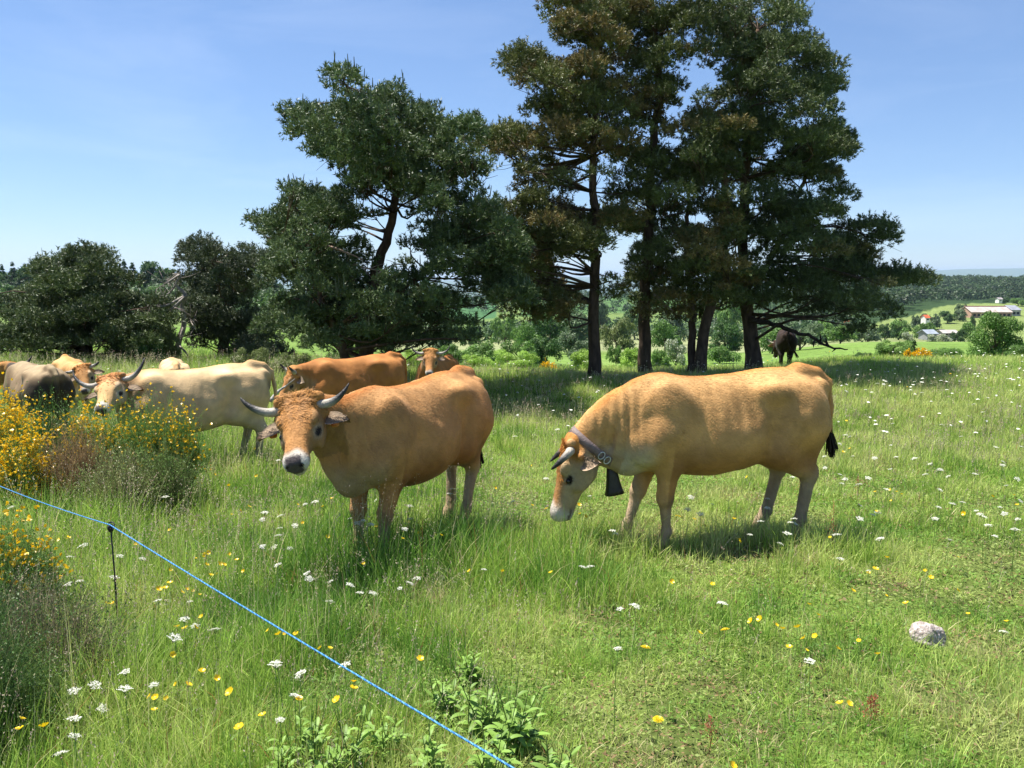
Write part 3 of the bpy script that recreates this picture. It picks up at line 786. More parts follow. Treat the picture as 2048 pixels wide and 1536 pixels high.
# collar and bell of the grazing cow
def collar_and_bell():
    i = cow2; H, U, Vv, W = i['H'], i['U'], i['V'], i['W']; nk = i['nk']
    c = nk[5] * .9 + nk[6] * .1 - i['V'] * .015; ax = unit(unit(nk[6] - nk[4]) + .15 * i['U'])
    lat = unit(np.cross((0, 0, 1), ax)); upv = np.cross(ax, lat)
    if upv[2] < 0: upv = -upv
    n = 40; m = MB(); Vr = []
    for k in range(n):
        a = 2 * math.pi * k / n
        rl, ru = .120, (.172 if math.sin(a) > 0 else .225)
        ctr = c + lat * (rl * math.cos(a)) + upv * (ru * math.sin(a)) - upv * .0
        rad = unit(lat * math.cos(a) + upv * math.sin(a))
        for o, w_ in ((0, -.032), (0, .032), (.010, .032), (.010, -.032)): Vr.append(ctr + rad * o + ax * w_)
    Q = []
    for k in range(n):
        for e in range(4): Q.append((k * 4 + e, k * 4 + (e + 1) % 4, ((k + 1) % n) * 4 + (e + 1) % 4, ((k + 1) % n) * 4 + e))
    m.add(Vr, np.array(Q), (.21, .155, .14))
    col = m.obj("collar", M_LEATHER, i['root'])
    b = MB()
    for s in (-1, 1):
        cc = c + lat * s * .118 - upv * .12
        for off in (-.030, .030):
            a = np.linspace(0, 2 * math.pi, 14)
            b.tube([cc + upv * (math.cos(t) * .020 + off * .9) + ax * math.sin(t) * .030 + lat * s * (.006 + .002) for t in a], .0045, 6, (.62, .60, .55))
    b.obj("buckle", M_METAL, col)
    # the bell hangs from the collar: a flattened, flaring iron bell
    bw = root_world(i, c - upv * .235 + ax * .03)
    low = np.array([bw[0], bw[1], bw[2]])
    t = empty("cowbell", tuple(low), "dark iron cowbell hanging under the grazing cow's neck", "bell", None, i['hd'])
    t.scale = (i['scale'] * .78, i['scale'] * .78, i['scale'])
    t.rotation_euler = (0, math.radians(8), i['hd'])
    bm = MB(); prof = [(.0, .030), (-.012, .046), (-.05, .054), (-.12, .066), (-.18, .082), (-.21, .095), (-.21, .089), (-.18, .076), (-.05, .046)]
    n = 28; Vb = []
    for z_, r_ in prof:
        for k in range(n):
            a = 2 * math.pi * k / n
            ca, sa = math.cos(a), math.sin(a); e = (abs(ca) ** 3 + abs(sa) ** 3) ** (-1 / 3)
            Vb.append((r_ * e * ca, r_ * .72 * e * sa, z_))
    ii = np.arange(len(prof) - 1)[:, None] * n; j = np.arange(n)[None, :]; k2 = (j + 1) % n
    bm.add(Vb, np.stack([(ii + j).ravel(), (ii + k2).ravel(), (ii + n + k2).ravel(), (ii + n + j).ravel()], 1)[:, ::-1], (.045, .040, .038))
    bm.add([(.03, .02, 0), (-.03, .02, 0), (-.03, -.02, 0), (.03, -.02, 0)], np.array([[0, 1, 2, 3]]), (.045, .04, .038))
    bm.obj("bell_body", M_METAL, t)
    lb = MB(); lb.tube([(-.025, 0, -.004), (-.02, 0, .028), (.0, 0, .04), (.02, 0, .028), (.025, 0, -.004)], .006, 8, (.06, .05, .05)); lb.obj("hanging_loop", M_METAL, t)
    cl = MB(); cl.tube([(0, 0, -.02), (0, 0, -.16)], .004, 6, (.05, .04, .04)); cl.tube([(0, 0, -.16), (0, 0, -.19), (0, 0, -.215)], [.008, .016, .010], 8, (.05, .04, .04)); cl.obj("clapper", M_METAL, t)
collar_and_bell()
# ---------------------------------------------------------------- pines
def mpp(Y): return Y / F          # metres per photo pixel at a distance

def needle_pads(pads, rng, dens, nl=.085, wd=.011, cols=((.045, .075, .030), (.075, .105, .040)), warm=None, per=13, upb=.55):
    """pads: rows cx,cy,cz,rx,ry,rz. Shoots with radiating needles, as triangles"""
    pads = np.asarray(pads, float)
    vol = pads[:, 3] * pads[:, 4]
    cnt = np.maximum(6, (dens * vol)).astype(int)
    pid = np.repeat(np.arange(len(pads)), cnt); n = len(pid)
    d = rng.normal(0, 1, (n, 3)); d /= np.linalg.norm(d, axis=1)[:, None]
    d[:, 2] = np.where(d[:, 2] < -.35, -d[:, 2] * .6, d[:, 2])
    rad = rng.uniform(.35, 1.0, (n, 1)) ** .55
    c = pads[pid, :3] + d * pads[pid, 3:6] * rad
    ax = d * .75 + np.array([0, 0, upb]) + rng.normal(0, .35, (n, 3)); ax /= np.linalg.norm(ax, axis=1)[:, None]
    padc = rng.uniform(.75, 1.25, (len(pads), 1)); padw = rng.random(len(pads))
    sh = rng.uniform(.8, 1.25, (n, 1))
    col = np.array(cols[0]) * (1 - (t := rng.random((n, 1)))) + np.array(cols[1]) * t
    col = col * padc[pid] * sh
    if warm is not None:
        col2, frac = warm
        m = (padw[pid] < frac)[:, None] * rng.uniform(.3, 1, (n, 1)) * (d[:, 2:3] > -.2); col = col * (1 - m) + np.array(col2) * sh * m
    # needles
    k = per
    SL = rng.uniform(.10, .19, (n, 1, 1)) * (nl / .085)
    u = rng.random((n, k, 1))
    bp = c[:, None, :] + ax[:, None, :] * SL * (u - .3)
    r = rng.normal(0, 1, (n, k, 3)); r -= ax[:, None, :] * (r * ax[:, None, :]).sum(-1, keepdims=True); r /= np.linalg.norm(r, axis=-1, keepdims=True)
    nd = r * .85 + ax[:, None, :] * rng.uniform(.35, 1.0, (n, k, 1)); nd /= np.linalg.norm(nd, axis=-1, keepdims=True)
    L = nl * rng.uniform(.75, 1.2, (n, k, 1))
    sd = np.cross(nd, rng.normal(0, 1, (n, k, 3))); sd /= np.linalg.norm(sd, axis=-1, keepdims=True) + 1e-9
    V = np.stack([bp - sd * wd, bp + sd * wd, bp + nd * L], 2).reshape(-1, 3)
    C = np.repeat(col, k * 3, axis=0)
    return V, np.arange(len(V)).reshape(-1, 3), C

def curve_pts(pts, n=10):
    pts = np.asarray(pts, float); t = np.linspace(0, 1, len(pts)); tt = np.linspace(0, 1, n)
    if len(pts) < 3: return np.stack([np.interp(tt, t, pts[:, i]) for i in range(3)], 1)
    # Catmull-Rom
    out = []
    P0 = np.concatenate([[2 * pts[0] - pts[1]], pts, [2 * pts[-1] - pts[-2]]])
    for x in tt:
        f = x * (len(pts) - 1); i = min(int(f), len(pts) - 2); u = f - i
        a, b, c, d = P0[i:i + 4]
        out.append(.5 * ((2 * b) + (-a + c) * u + (2 * a - 5 * b + 4 * c - d) * u * u + (-a + 3 * b - 3 * c + d) * u ** 3))
    return np.array(out)

def pine(label, Y, trunks, boxes, group, seed, name="pine_tree", rdepth=1.6, dens=330, padpx=27, nl=.085, per=13, warm=None, candles=None, wd=.011, dead=(), cols=((.075, .105, .030), (.145, .165, .050)), bark=(.085, .06, .045), limb_every=2, boost=1.0, flat=.66):
    boost *= 1.62; dens *= 1.30; wd *= 1.2; nl *= 1.05
    """trunks: list of (photo points [(x,y,dY)], radius bottom, radius top). boxes: foliage regions x0,y0,x1,y1[,coverage]"""
    rng = np.random.default_rng(seed); m = mpp(Y)
    b0 = trunks[0][0][0]; bp = P(b0[0], b0[1], Y + b0[2]); gz = Gs(bp.x, bp.y)
    root = empty(name, (bp.x, bp.y, gz), label, "tree", group)
    off = np.array([bp.x, bp.y, gz])
    tb = MB(); skel = []
    for pts, r0, r1 in trunks:
        W = np.array([P(a, b, Y + c) for a, b, c in pts]);
        W[0][2] = min(W[0][2], Gs(W[0][0], W[0][1]) - .15) if pts is trunks[0][0] or r0 > .14 else W[0][2]
        c = curve_pts(W, 26)
        c += np.stack([rng.normal(0, .02, 26), rng.normal(0, .02, 26), np.zeros(26)], 1)
        h = np.linspace(0, 1, 26); rr = r1 + (r0 * .8 - r1) * (1 - h) ** 1.15; rr = rr * (1 + (.40 * np.exp(-h * 16) if r0 > .14 else 0))
        V, f = tube(c - off, rr, 14)
        n_ = np.array([math.sin(7 * a) for a in np.tile(np.linspace(0, 6.28, 14), 26)])
        ax = np.repeat(c - off, 14, axis=0); V[:26 * 14] += (V[:26 * 14] - ax) * (n_ * .05 + rng.normal(0, .035, 26 * 14))[:, None]
        # old bark is grey below, foxy orange towards the crown
        hh = np.clip((V[:, 2]) / 9, 0, 1)[:, None]
        tb.add(V, f, np.array(bark) * (1 - hh) + np.array((.115, .070, .045)) * hh)
        skel.append((c, rr))
    allc = np.concatenate([s[0] for s in skel]); allr = np.concatenate([s[1] for s in skel])
    # foliage pads
    pads = []
    for bx in boxes:
        x0, y0, x1, y1 = bx[:4]; cov = bx[4] if len(bx) > 4 else 1.0
        area = (x1 - x0) * (y1 - y0); n = max(1, int(cov * boost * area / (padpx * padpx * 1.25)))
        for _ in range(n):
            px = rng.uniform(x0, x1); py = rng.uniform(y0, y1)
            # keep to the ellipse-ish inside of the region so outlines stay ragged
            ex = (px - (x0 + x1) / 2) / ((x1 - x0) / 2); ey = (py - (y0 + y1) / 2) / ((y1 - y0) / 2)
            if ex ** 4 + ey ** 4 > 1.1: continue
            dY = np.clip(rng.normal(0, 1), -1.9, 1.9) * rdepth * (.75 if len(bx) < 6 else bx[5])
            s = rng.choice([.6, .8, 1.0, 1.2, 1.45]) * rng.uniform(.85, 1.15) * padpx * m
            p = P(px, py, Y + dY)
            if p.z < Gs(p.x, p.y) + .3: continue
            pads.append((p.x, p.y, p.z, s * 1.15, s * 1.05, s * flat * 1.25))
    pads = np.array(pads)
    # limbs: group pads and connect them down to the trunk
    for i in range(0, len(pads), limb_every):
        p = pads[i, :3]; d = np.linalg.norm((allc - p) * np.array([1, 1, 1.0]), axis=1) + np.where(allc[:, 2] > p[2] + .2, 3, 0) + np.abs(allc[:, 2] - (p[2] - .5)) * .3
        j = int(np.argmin(d)); a = allc[j]; L = np.linalg.norm(p - a)
        if L < .3: continue
        mid = (a + p) / 2 + np.array([0, 0, -.03 * L]) + rng.normal(0, .11 * L, 3)
        cc = curve_pts([a, mid, p], 7)
        r0 = min(allr[j] * .45, .012 + .012 * L)
        tb.tube(cc - off, np.linspace(r0, .008, 7), 5, (.08, .055, .04))
        # twigs into the pad
        for _ in range(4):
            e = p + rng.normal(0, .6, 3) * pads[i, 3:6]
            st = cc[4] + (cc[5] - cc[4]) * rng.random()
            tb.tube(np.array([st, (st + e) / 2 + rng.normal(0, .03, 3), e]) - off, [.010, .007, .004], 3, (.09, .06, .045))
    tb.obj("trunk", M_BARK, root)
    for pts, r0 in dead:
        db = MB(); W = np.array([P(a, b, Y + c) for a, b, c in pts]) - off; cc = curve_pts(W, 12)
        db.tube(cc, np.linspace(r0, r0 * .25, 12), 7, (.30, .22, .17))
        for _ in range(3):
            k = rng.integers(4, 11); e = cc[k] + rng.normal(0, .18, 3) * np.array([1, .6, 1])
            db.tube([cc[k], (cc[k] + e) / 2 + rng.normal(0, .02, 3), e], [r0 * .3, r0 * .2, .004], 4, (.28, .21, .17))
        db.obj("dead_branch", M_WOOD, root)
    pl = pads.copy(); pl[:, :3] -= off
    V, f, C = needle_pads(pl, rng, dens, nl, wd, cols, warm, per)
    cb = MB(); cb.add(V, f, C)
    if candles:
        # pale upright new shoots on the tops of the pads
        n = candles[0]; k = rng.integers(0, len(pl), n)
        k = k[np.argsort(-pl[k, 2] + rng.normal(0, 2.0, n))][: int(n * .75)]; n = len(k)
        a = rng.uniform(0, 6.28, n); rr = rng.random(n) ** .5
        b = pl[k, :3] + np.stack([np.cos(a) * rr * pl[k, 3], np.sin(a) * rr * pl[k, 4], pl[k, 5] * np.sqrt(np.maximum(0, 1 - rr ** 2)) * .95], 1)
        L = rng.uniform(.10, .30, (n, 1)) * candles[1]; lean = rng.normal(0, .12, (n, 3)); lean[:, 2] = 1
        tp = b + lean * L
        w = .016
        for vx in ((1, 0, 0), (0, 1, 0)):
            vx = np.array(vx) * w
            VV = np.stack([b - vx, b + vx, tp + vx * .35, tp - vx * .35], 1).reshape(-1, 3)
            cb.add(VV, np.arange(len(VV)).reshape(-1, 4), np.repeat(np.array((.15, .18, .10)) * rng.uniform(.7, 1.25, (n, 1)), 4, axis=0))
    cb.obj("crown", M_NEEDLE, root, smooth=False)
    return root

GP = "tall pines on the meadow"
def PB(*b):  # region read from a two-fold enlargement of the right-hand group
    return (900 + b[0] / 2.048, b[1] / 2.048, 900 + b[2] / 2.048, b[3] / 2.048) + tuple(b[4:])

T1 = pine("spreading dark pine left of centre with bare broken limbs and thick trunk", 18.0,
     [([(728, 738, 0), (735, 640, 0), (752, 540, 0), (782, 455, 0), (792, 370, 0), (772, 260, .2), (745, 190, .3)], .20, .04),
      ([(735, 640, 0), (705, 560, -.3), (672, 515, -.4), (640, 490, -.6)], .11, .04),
      ([(745, 600, 0), (830, 560, -.2), (905, 500, -.2), (960, 430, 0)], .10, .03),
      ([(700, 730, -.6), (668, 650, -.8), (640, 590, -1.0), (610, 545, -1.1)], .12, .03)],
     [(655, 142, 720, 200), (668, 180, 800, 245), (700, 205, 885, 270), (562, 215, 640, 250), (590, 232, 700, 285), (640, 262, 900, 330), (855, 222, 885, 262, .8), (905, 240, 962, 262, .7),
      (880, 250, 950, 290), (625, 278, 720, 320), (690, 305, 960, 365), (940, 325, 985, 348), (655, 330, 935, 395), (660, 372, 740, 400), (840, 378, 960, 430),
      (548, 375, 640, 420), (565, 405, 690, 460), (510, 425, 590, 465), (530, 440, 690, 478), (640, 388, 700, 425), (870, 400, 1000, 470), (860, 440, 1030, 540), (560, 465, 660, 520, .8),
      (690, 420, 760, 480, .45), (800, 400, 860, 470, .45), (850, 480, 1040, 560, .8), (530, 490, 660, 560), (540, 540, 700, 620), (690, 560, 850, 640), (880, 540, 1030, 610, .6), (540, 610, 690, 690), (690, 620, 880, 695),
      (905, 650, 990, 685, 1.0), (850, 580, 905, 640, .4), (985, 580, 1035, 640, .6), (660, 660, 800, 700), (640, 480, 740, 560, .6), (600, 560, 900, 700, .5), (790, 480, 860, 560, .3)],
     GP, 101, rdepth=1.9, candles=(900, 1.0), padpx=25, cols=((.060, .10, .036), (.125, .17, .060)), dens=380,
     dead=[([(640, 488, -1.6), (668, 496, -1.8), (700, 508, -1.8), (728, 520, -1.6)], .035), ([(705, 528, -1.7), (730, 536, -1.8), (758, 541, -1.8)], .03), ([(756, 548, -1.7), (775, 535, -1.7), (795, 528, -1.6), (812, 531, -1.5)], .025)])
T2 = pine("tall pine with slender straight trunk, leftmost of the right-hand group", 21.5,
     [([(1186, 752, 0), (1188, 600, 0), (1190, 480, 0), (1186, 330, 0), (1192, 200, 0), (1200, 60, 0), (1195, -20, 0)], .19, .05)],
     [PB(430, -90, 700, 130), PB(440, 30, 700, 200), PB(480, 190, 650, 290), PB(265, 230, 480, 365), PB(380, 290, 600, 380), PB(290, 400, 480, 520), PB(480, 350, 720, 520), PB(450, 470, 720, 640),
      PB(45, 515, 250, 620), PB(200, 540, 460, 640), PB(250, 610, 460, 760), PB(280, 700, 450, 870), PB(180, 860, 560, 990), PB(400, 880, 730, 1020), PB(160, 960, 470, 1140), PB(170, 1060, 480, 1220), PB(210, 1180, 500, 1310),
      PB(600, 610, 740, 760, .4), PB(480, 1010, 580, 1120, .3), PB(600, 1040, 720, 1300, .35)],
     GP, 102, rdepth=1.8, padpx=27, warm=((.24, .17, .06), .36), cols=((.085, .11, .030), (.165, .175, .052)), candles=(200, .8), dens=350)
T3 = pine("tall pine behind, second trunk from the left in the right-hand group", 23.0,
     [([(1290, 745, 0), (1290, 600, 0), (1300, 450, 0), (1305, 300, 0), (1318, 150, 0), (1305, 20, 0), (1300, -60, 0)], .21, .06)],
     [PB(690, -110, 1080, 90), PB(700, 60, 1040, 140), PB(690, 100, 900, 280), PB(900, 200, 1080, 260, .6), PB(690, 300, 900, 440), PB(700, 400, 900, 560), PB(680, 520, 900, 700, .8), PB(740, 640, 920, 850, .55), PB(620, 810, 900, 960, .7), PB(700, 930, 900, 1100, .75),
      PB(700, 1080, 860, 1320, .6), PB(830, 1150, 960, 1300, .6)],
     GP, 103, rdepth=1.6, padpx=27, warm=((.2, .14, .05), .2), dens=350, candles=(80, .8),
     dead=[([(1310, 590, -.8), (1322, 601, -1.2), (1332, 610, -1.5), (1346, 622, -1.8)], .05)])
T4 = pine("pine with forked trunk and rusty tinted foliage, middle of the right-hand group", 22.0,
     [([(1398, 738, 0), (1412, 640, 0), (1445, 520, 0), (1450, 380, 0), (1430, 300, 0), (1420, 220, 0)], .20, .06), ([(1382, 738, .2), (1384, 660, .2), (1378, 560, .2), (1372, 470, .2), (1380, 400, 0)], .15, .05)],
     [PB(900, 590, 1180, 720), PB(860, 700, 1200, 870), PB(900, 840, 1200, 1010), PB(860, 960, 1200, 1120), PB(860, 1090, 1200, 1300, .85), PB(940, 480, 1180, 620)],
     GP, 104, rdepth=1.5, padpx=26, warm=((.24, .175, .06), .36), dens=350)
T5 = pine("large dense dark pine with leaning trunk, rightmost of the group", 23.5,
     [([(1508, 726, 0), (1500, 660, 0), (1488, 580, 0), (1488, 420, 0), (1498, 250, 0), (1505, 120, 0), (1515, 60, 0)], .29, .05), ([(1500, 600, 0), (1560, 480, .2), (1600, 380, .3), (1630, 300, .3)], .11, .04)],
     [PB(1130, -20, 1420, 110), PB(1080, 90, 1400, 230), PB(1330, 40, 1475, 130), PB(1360, 175, 1510, 280), PB(960, 200, 1520, 400), PB(1430, 280, 1620, 395), PB(1000, 380, 1490, 580), PB(1440, 495, 1660, 620), PB(1000, 560, 1560, 720), PB(1380, 610, 1635, 730),
      PB(1170, 700, 1600, 900), PB(1540, 740, 1640, 870, .7), PB(1180, 870, 1640, 1020), PB(1600, 920, 1780, 1060), PB(1200, 1000, 1700, 1170, .9), PB(1620, 1070, 1790, 1190), PB(1770, 1110, 1945, 1215), PB(1240, 1140, 1770, 1250, .8), PB(1480, 1250, 1760, 1310, .6), PB(1620, 1310, 1740, 1375, .7)],
     GP, 105, rdepth=2.2, padpx=28, dens=350, cols=((.060, .090, .032), (.120, .150, .050)), candles=(260, .9), warm=((.2, .17, .06), .05))

# the long bare limb hanging to the right of that trunk
def bare_limb():
    off = np.array(T5.location); b = MB()
    pts = [(1500, 640, -.3), (1545, 648, -.6), (1585, 662, -1.0), (1620, 672, -1.2), (1650, 690, -1.4), (1675, 697, -1.5), (1698, 699, -1.6)]
    W = np.array([P(a, c, 23.5 + d) for a, c, d in pts]) - off; cc = curve_pts(W, 24)
    rng = np.random.default_rng(4); cc += rng.normal(0, .015, cc.shape)
    b.tube(cc, np.linspace(.075, .014, 24), 8, (.05, .038, .03))
    for k, e in ((13, (1627, 695)), (14, (1640, 668)), (18, (1648, 682)), (20, (1664, 704)), (16, (1652, 672))):
        t = np.array(P(e[0], e[1], 22.1)) - off; s = cc[k]
        b.tube([s, (s + t) / 2 + rng.normal(0, .02, 3), t], [.03, .028, .008], 6, (.05, .035, .03))
    b.obj("bare_limb", M_BARK, T5)
bare_limb()

GB = "pines behind the herd on the left"
pine("dark bushy pine at the left edge behind the herd", 26.0, [([(175, 735, 0), (172, 640, 0), (168, 540, 0), (170, 500, 0)], .25, .05), ([(172, 650, 0), (120, 590, -.2), (105, 540, -.3)], .12, .04)],
     [(142, 495, 212, 550), (80, 518, 150, 590), (100, 545, 245, 610), (30, 575, 150, 650), (150, 590, 270, 670), (0, 610, 130, 700), (-80, 600, 30, 700, .8), (60, 640, 310, 725), (230, 640, 300, 700), (250, 600, 330, 720, .8)], GB, 111, padpx=25, rdepth=2.2, dens=330, nl=.10, wd=.014, per=11, candles=(220, 1.3),
     cols=((.050, .080, .028), (.11, .14, .045)), boost=1.15)
pine("lighter green pine with flat top standing beside the dead tree", 28.0, [([(445, 725, 0), (450, 640, 0), (458, 560, 0), (455, 510, 0)], .25, .05)],
     [(385, 488, 500, 530), (370, 520, 540, 575), (440, 515, 560, 560), (375, 565, 530, 640), (380, 620, 520, 700), (440, 660, 560, 722)], GB, 112, padpx=24, rdepth=2.0, dens=320, nl=.10, wd=.014, per=11, cols=((.055, .080, .036), (.10, .12, .055)))

def dead_tree():
    Y = 25.0; b0 = P(365, 735, Y); off = np.array([b0.x, b0.y, Gs(b0.x, b0.y)])
    root = empty("dead_tree", tuple(off), "bare grey dead tree with twisted limbs beside the light green pine", "tree", GB)
    rng = np.random.default_rng(9); tr = MB(); br = MB()
    W = np.array([P(a, c, Y) for a, c in ((362, 735), (356, 690), (368, 650), (364, 610), (372, 590), (352, 570), (362, 552), (345, 548))]) - off
    cc = curve_pts(W, 22); tr.tube(cc, np.linspace(.11, .02, 22), 8, (.24, .21, .185)); tr.obj("trunk", M_WOOD, root)
    for k, pts in ((12, [(345, 622), (322, 625), (300, 648)]), (12, [(340, 620), (325, 618), (330, 596)]), (12, [(330, 612), (305, 610), (296, 622)]), (17, [(340, 585), (322, 592)]), (19, [(335, 565), (318, 575)]), (20, [(350, 560), (330, 556)]), (6, [(350, 700), (335, 712)]), (5, [(352, 690), (340, 700), (330, 722)]), (9, [(380, 640), (392, 660)]), (3, [(372, 705), (380, 725)])):
        pp = [cc[k]] + [np.array(P(a, c, Y + rng.normal(0, .5))) - off for a, c in pts]
        c2 = curve_pts(pp, 9); br.tube(c2, np.linspace(.04, .010, 9), 5, (.26, .23, .20))
        for _ in range(9):
            s = c2[rng.integers(2, 9)]; e = s + rng.normal(0, .28, 3); br.tube([s, (s + e) / 2 + rng.normal(0, .05, 3), e], [.011, .008, .004], 3, (.26, .22, .20))
    br.obj("branches", M_WOOD, root)
dead_tree()
def fallen_branch():
    b = MB(); rng = np.random.default_rng(2); a = P(540, 803, 11.3); c = P(572, 772, 11.5); b.tube(curve_pts([a, (a + c) / 2 + Vector((0, 0, .03)), c], 8), np.linspace(.03, .012, 8), 6, (.32, .30, .27))
    b.tube([c, c + Vector((.12, .05, .10))], [.012, .005], 5, (.3, .28, .25))
    o = b.obj("fallen_branch", M_WOOD); tag(o, "thin grey fallen branch leaning by the rust cow's muzzle", "branch")
fallen_branch()

# ---------------------------------------------------------------- leafy bushes and trees
def leaf_cloud(rng, blobs, n, size, cols, flat=1.0, white=0.0, white_col=(.75, .75, .62), shell=.45):
    blobs = np.asarray(blobs, float); w = blobs[:, 3] ** 2; pid = rng.choice(len(blobs), n, p=w / w.sum())
    d = rng.normal(0, 1, (n, 3)); d /= np.linalg.norm(d, axis=1)[:, None]
    d[:, 2] = np.where(d[:, 2] < -.3, -d[:, 2], d[:, 2])
    r = blobs[pid, 3:4] * (1 - shell * rng.random((n, 1)) ** 1.6) * rng.uniform(.85, 1.12, (n, 1))
    c = blobs[pid, :3] + d * r * np.array([1, 1, flat])
    nn = d * .8 + np.array([0, 0, .35]) + rng.normal(0, .55, (n, 3)); nn /= np.linalg.norm(nn, axis=1)[:, None]
    t = np.cross(nn, rng.normal(0, 1, (n, 3))); t /= np.linalg.norm(t, axis=1)[:, None]; s = np.cross(nn, t)
    L = size * rng.uniform(.6, 1.3, (n, 1)); Wd = L * .55
    V = np.stack([c - t * L, c - s * Wd, c + t * L, c + s * Wd], 1).reshape(-1, 3)
    bt = rng.uniform(.8, 1.2, (len(blobs), 1)) * (1 if len(blobs) < 100 else rng.choice([.6, .8, 1.0, 1.3], (len(blobs), 1))); k = rng.random((n, 1))
    col = (np.array(cols[0]) * (1 - k) + np.array(cols[1]) * k) * bt[pid] * rng.uniform(.8, 1.2, (n, 1))
    if white > 0:
        wm_ = (rng.random(n) < white) & (d[:, 2] > -.1); col[wm_] = np.array(white_col) * rng.uniform(.8, 1.1, (wm_.sum(), 1))
    return V, np.arange(len(V)).reshape(-1, 4), np.repeat(col, 4, axis=0)

def dome_blobs(rng, nb, tall=1.0, spread=1.0):
    out = []
    for _ in range(nb):
        a = rng.uniform(0, 6.28); u = rng.uniform(0, 1); h = rng.uniform(.12, .86)
        rr = spread * math.sqrt(max(0, 1 - ((h - .42) / .62) ** 2)) * .72 * math.sqrt(u)
        out.append((math.cos(a) * rr, math.sin(a) * rr, h * tall, rng.uniform(.17, .30)))
    return out

GREENS = {'bright': ((.22, .37, .05), (.36, .52, .09)), 'mid': ((.09, .19, .035), (.17, .29, .06)), 'dark': ((.045, .105, .028), (.09, .165, .04)), 'pale': ((.20, .27, .12), (.32, .38, .20)), 'blue': ((.10, .16, .07), (.16, .22, .11)), 'olive': ((.13, .17, .05), (.20, .24, .08))}
_tmpl = {}
def bush_template(kind, col, seed, n, size, white=0.0):
    key = (kind, col, seed, n, white)
    if key in _tmpl: return _tmpl[key]
    rng = np.random.default_rng(seed * 31 + 5)
    if kind == 'round': bl = dome_blobs(rng, 30, .95)
    elif kind == 'tall': bl = dome_blobs(rng, 34, 1.0, .62)
    elif kind == 'low': bl = dome_blobs(rng, 26, .6, 1.1)
    if kind == 'conifer':
        bl = []
        for i in range(40):
            h = rng.uniform(.12, .98); a = rng.uniform(0, 6.28); rr = (1 - h) * .26 * math.sqrt(rng.uniform(.2, 1)); bl.append((math.cos(a) * rr, math.sin(a) * rr, h, .05 + .07 * (1 - h)))
        bl.append((0, 0, 1.0, .03))
    b = MB(); V, f, C = leaf_cloud(rng, bl, n, size, GREENS[col], white=white, flat=.8); b.add(V, f, C)
    crown = b.data("crown", M_LEAF, False)
    tr = MB(); tr.tube([(0, 0, -.12), (.01, 0, .3), (0, .02, .7)], [.045, .03, .012], 6, (.12, .09, .07))
    for _ in range(5):
        a = rng.uniform(0, 6.28); h0 = rng.uniform(.0, .35); tr.tube([(0, 0, h0), (math.cos(a) * .25, math.sin(a) * .25, h0 + .25), (math.cos(a) * .45, math.sin(a) * .45, h0 + .4)], [.02, .014, .006], 4, (.12, .09, .07))
    trunk = tr.data("trunk", M_BARK)
    _tmpl[key] = (crown, trunk); return _tmpl[key]

def leafy(name, label, cat, px, ytop, ybase, wpx, Y, kind, col, group=None, seed=1, n=5200, size=.045, white=0.0):
    """a bush or tree: photo x, top and foot, width in pixels, distance"""
    p = P(px, ybase, Y); g = Gs(p.x, p.y)
    top = P(px, ytop, Y).z; h = max(.3, top - g); w = wpx * mpp(Y) / 2
    o = empty(name, (p.x, p.y, g - .03), label, cat, group, seed * 1.7)
    cr, tr = bush_template(kind, col, seed % 4, n, size, white)
    wr = {'round': .95, 'tall': .62, 'low': 1.05, 'conifer': .30}[kind]; hr = {'round': 1.0, 'tall': 1.06, 'low': .68, 'conifer': 1.02}[kind]
    a = link("crown", cr, o); b = link("trunk", tr, o)
    for q in (a, b): q.scale = (w / wr, w / wr, h / hr)
    return o

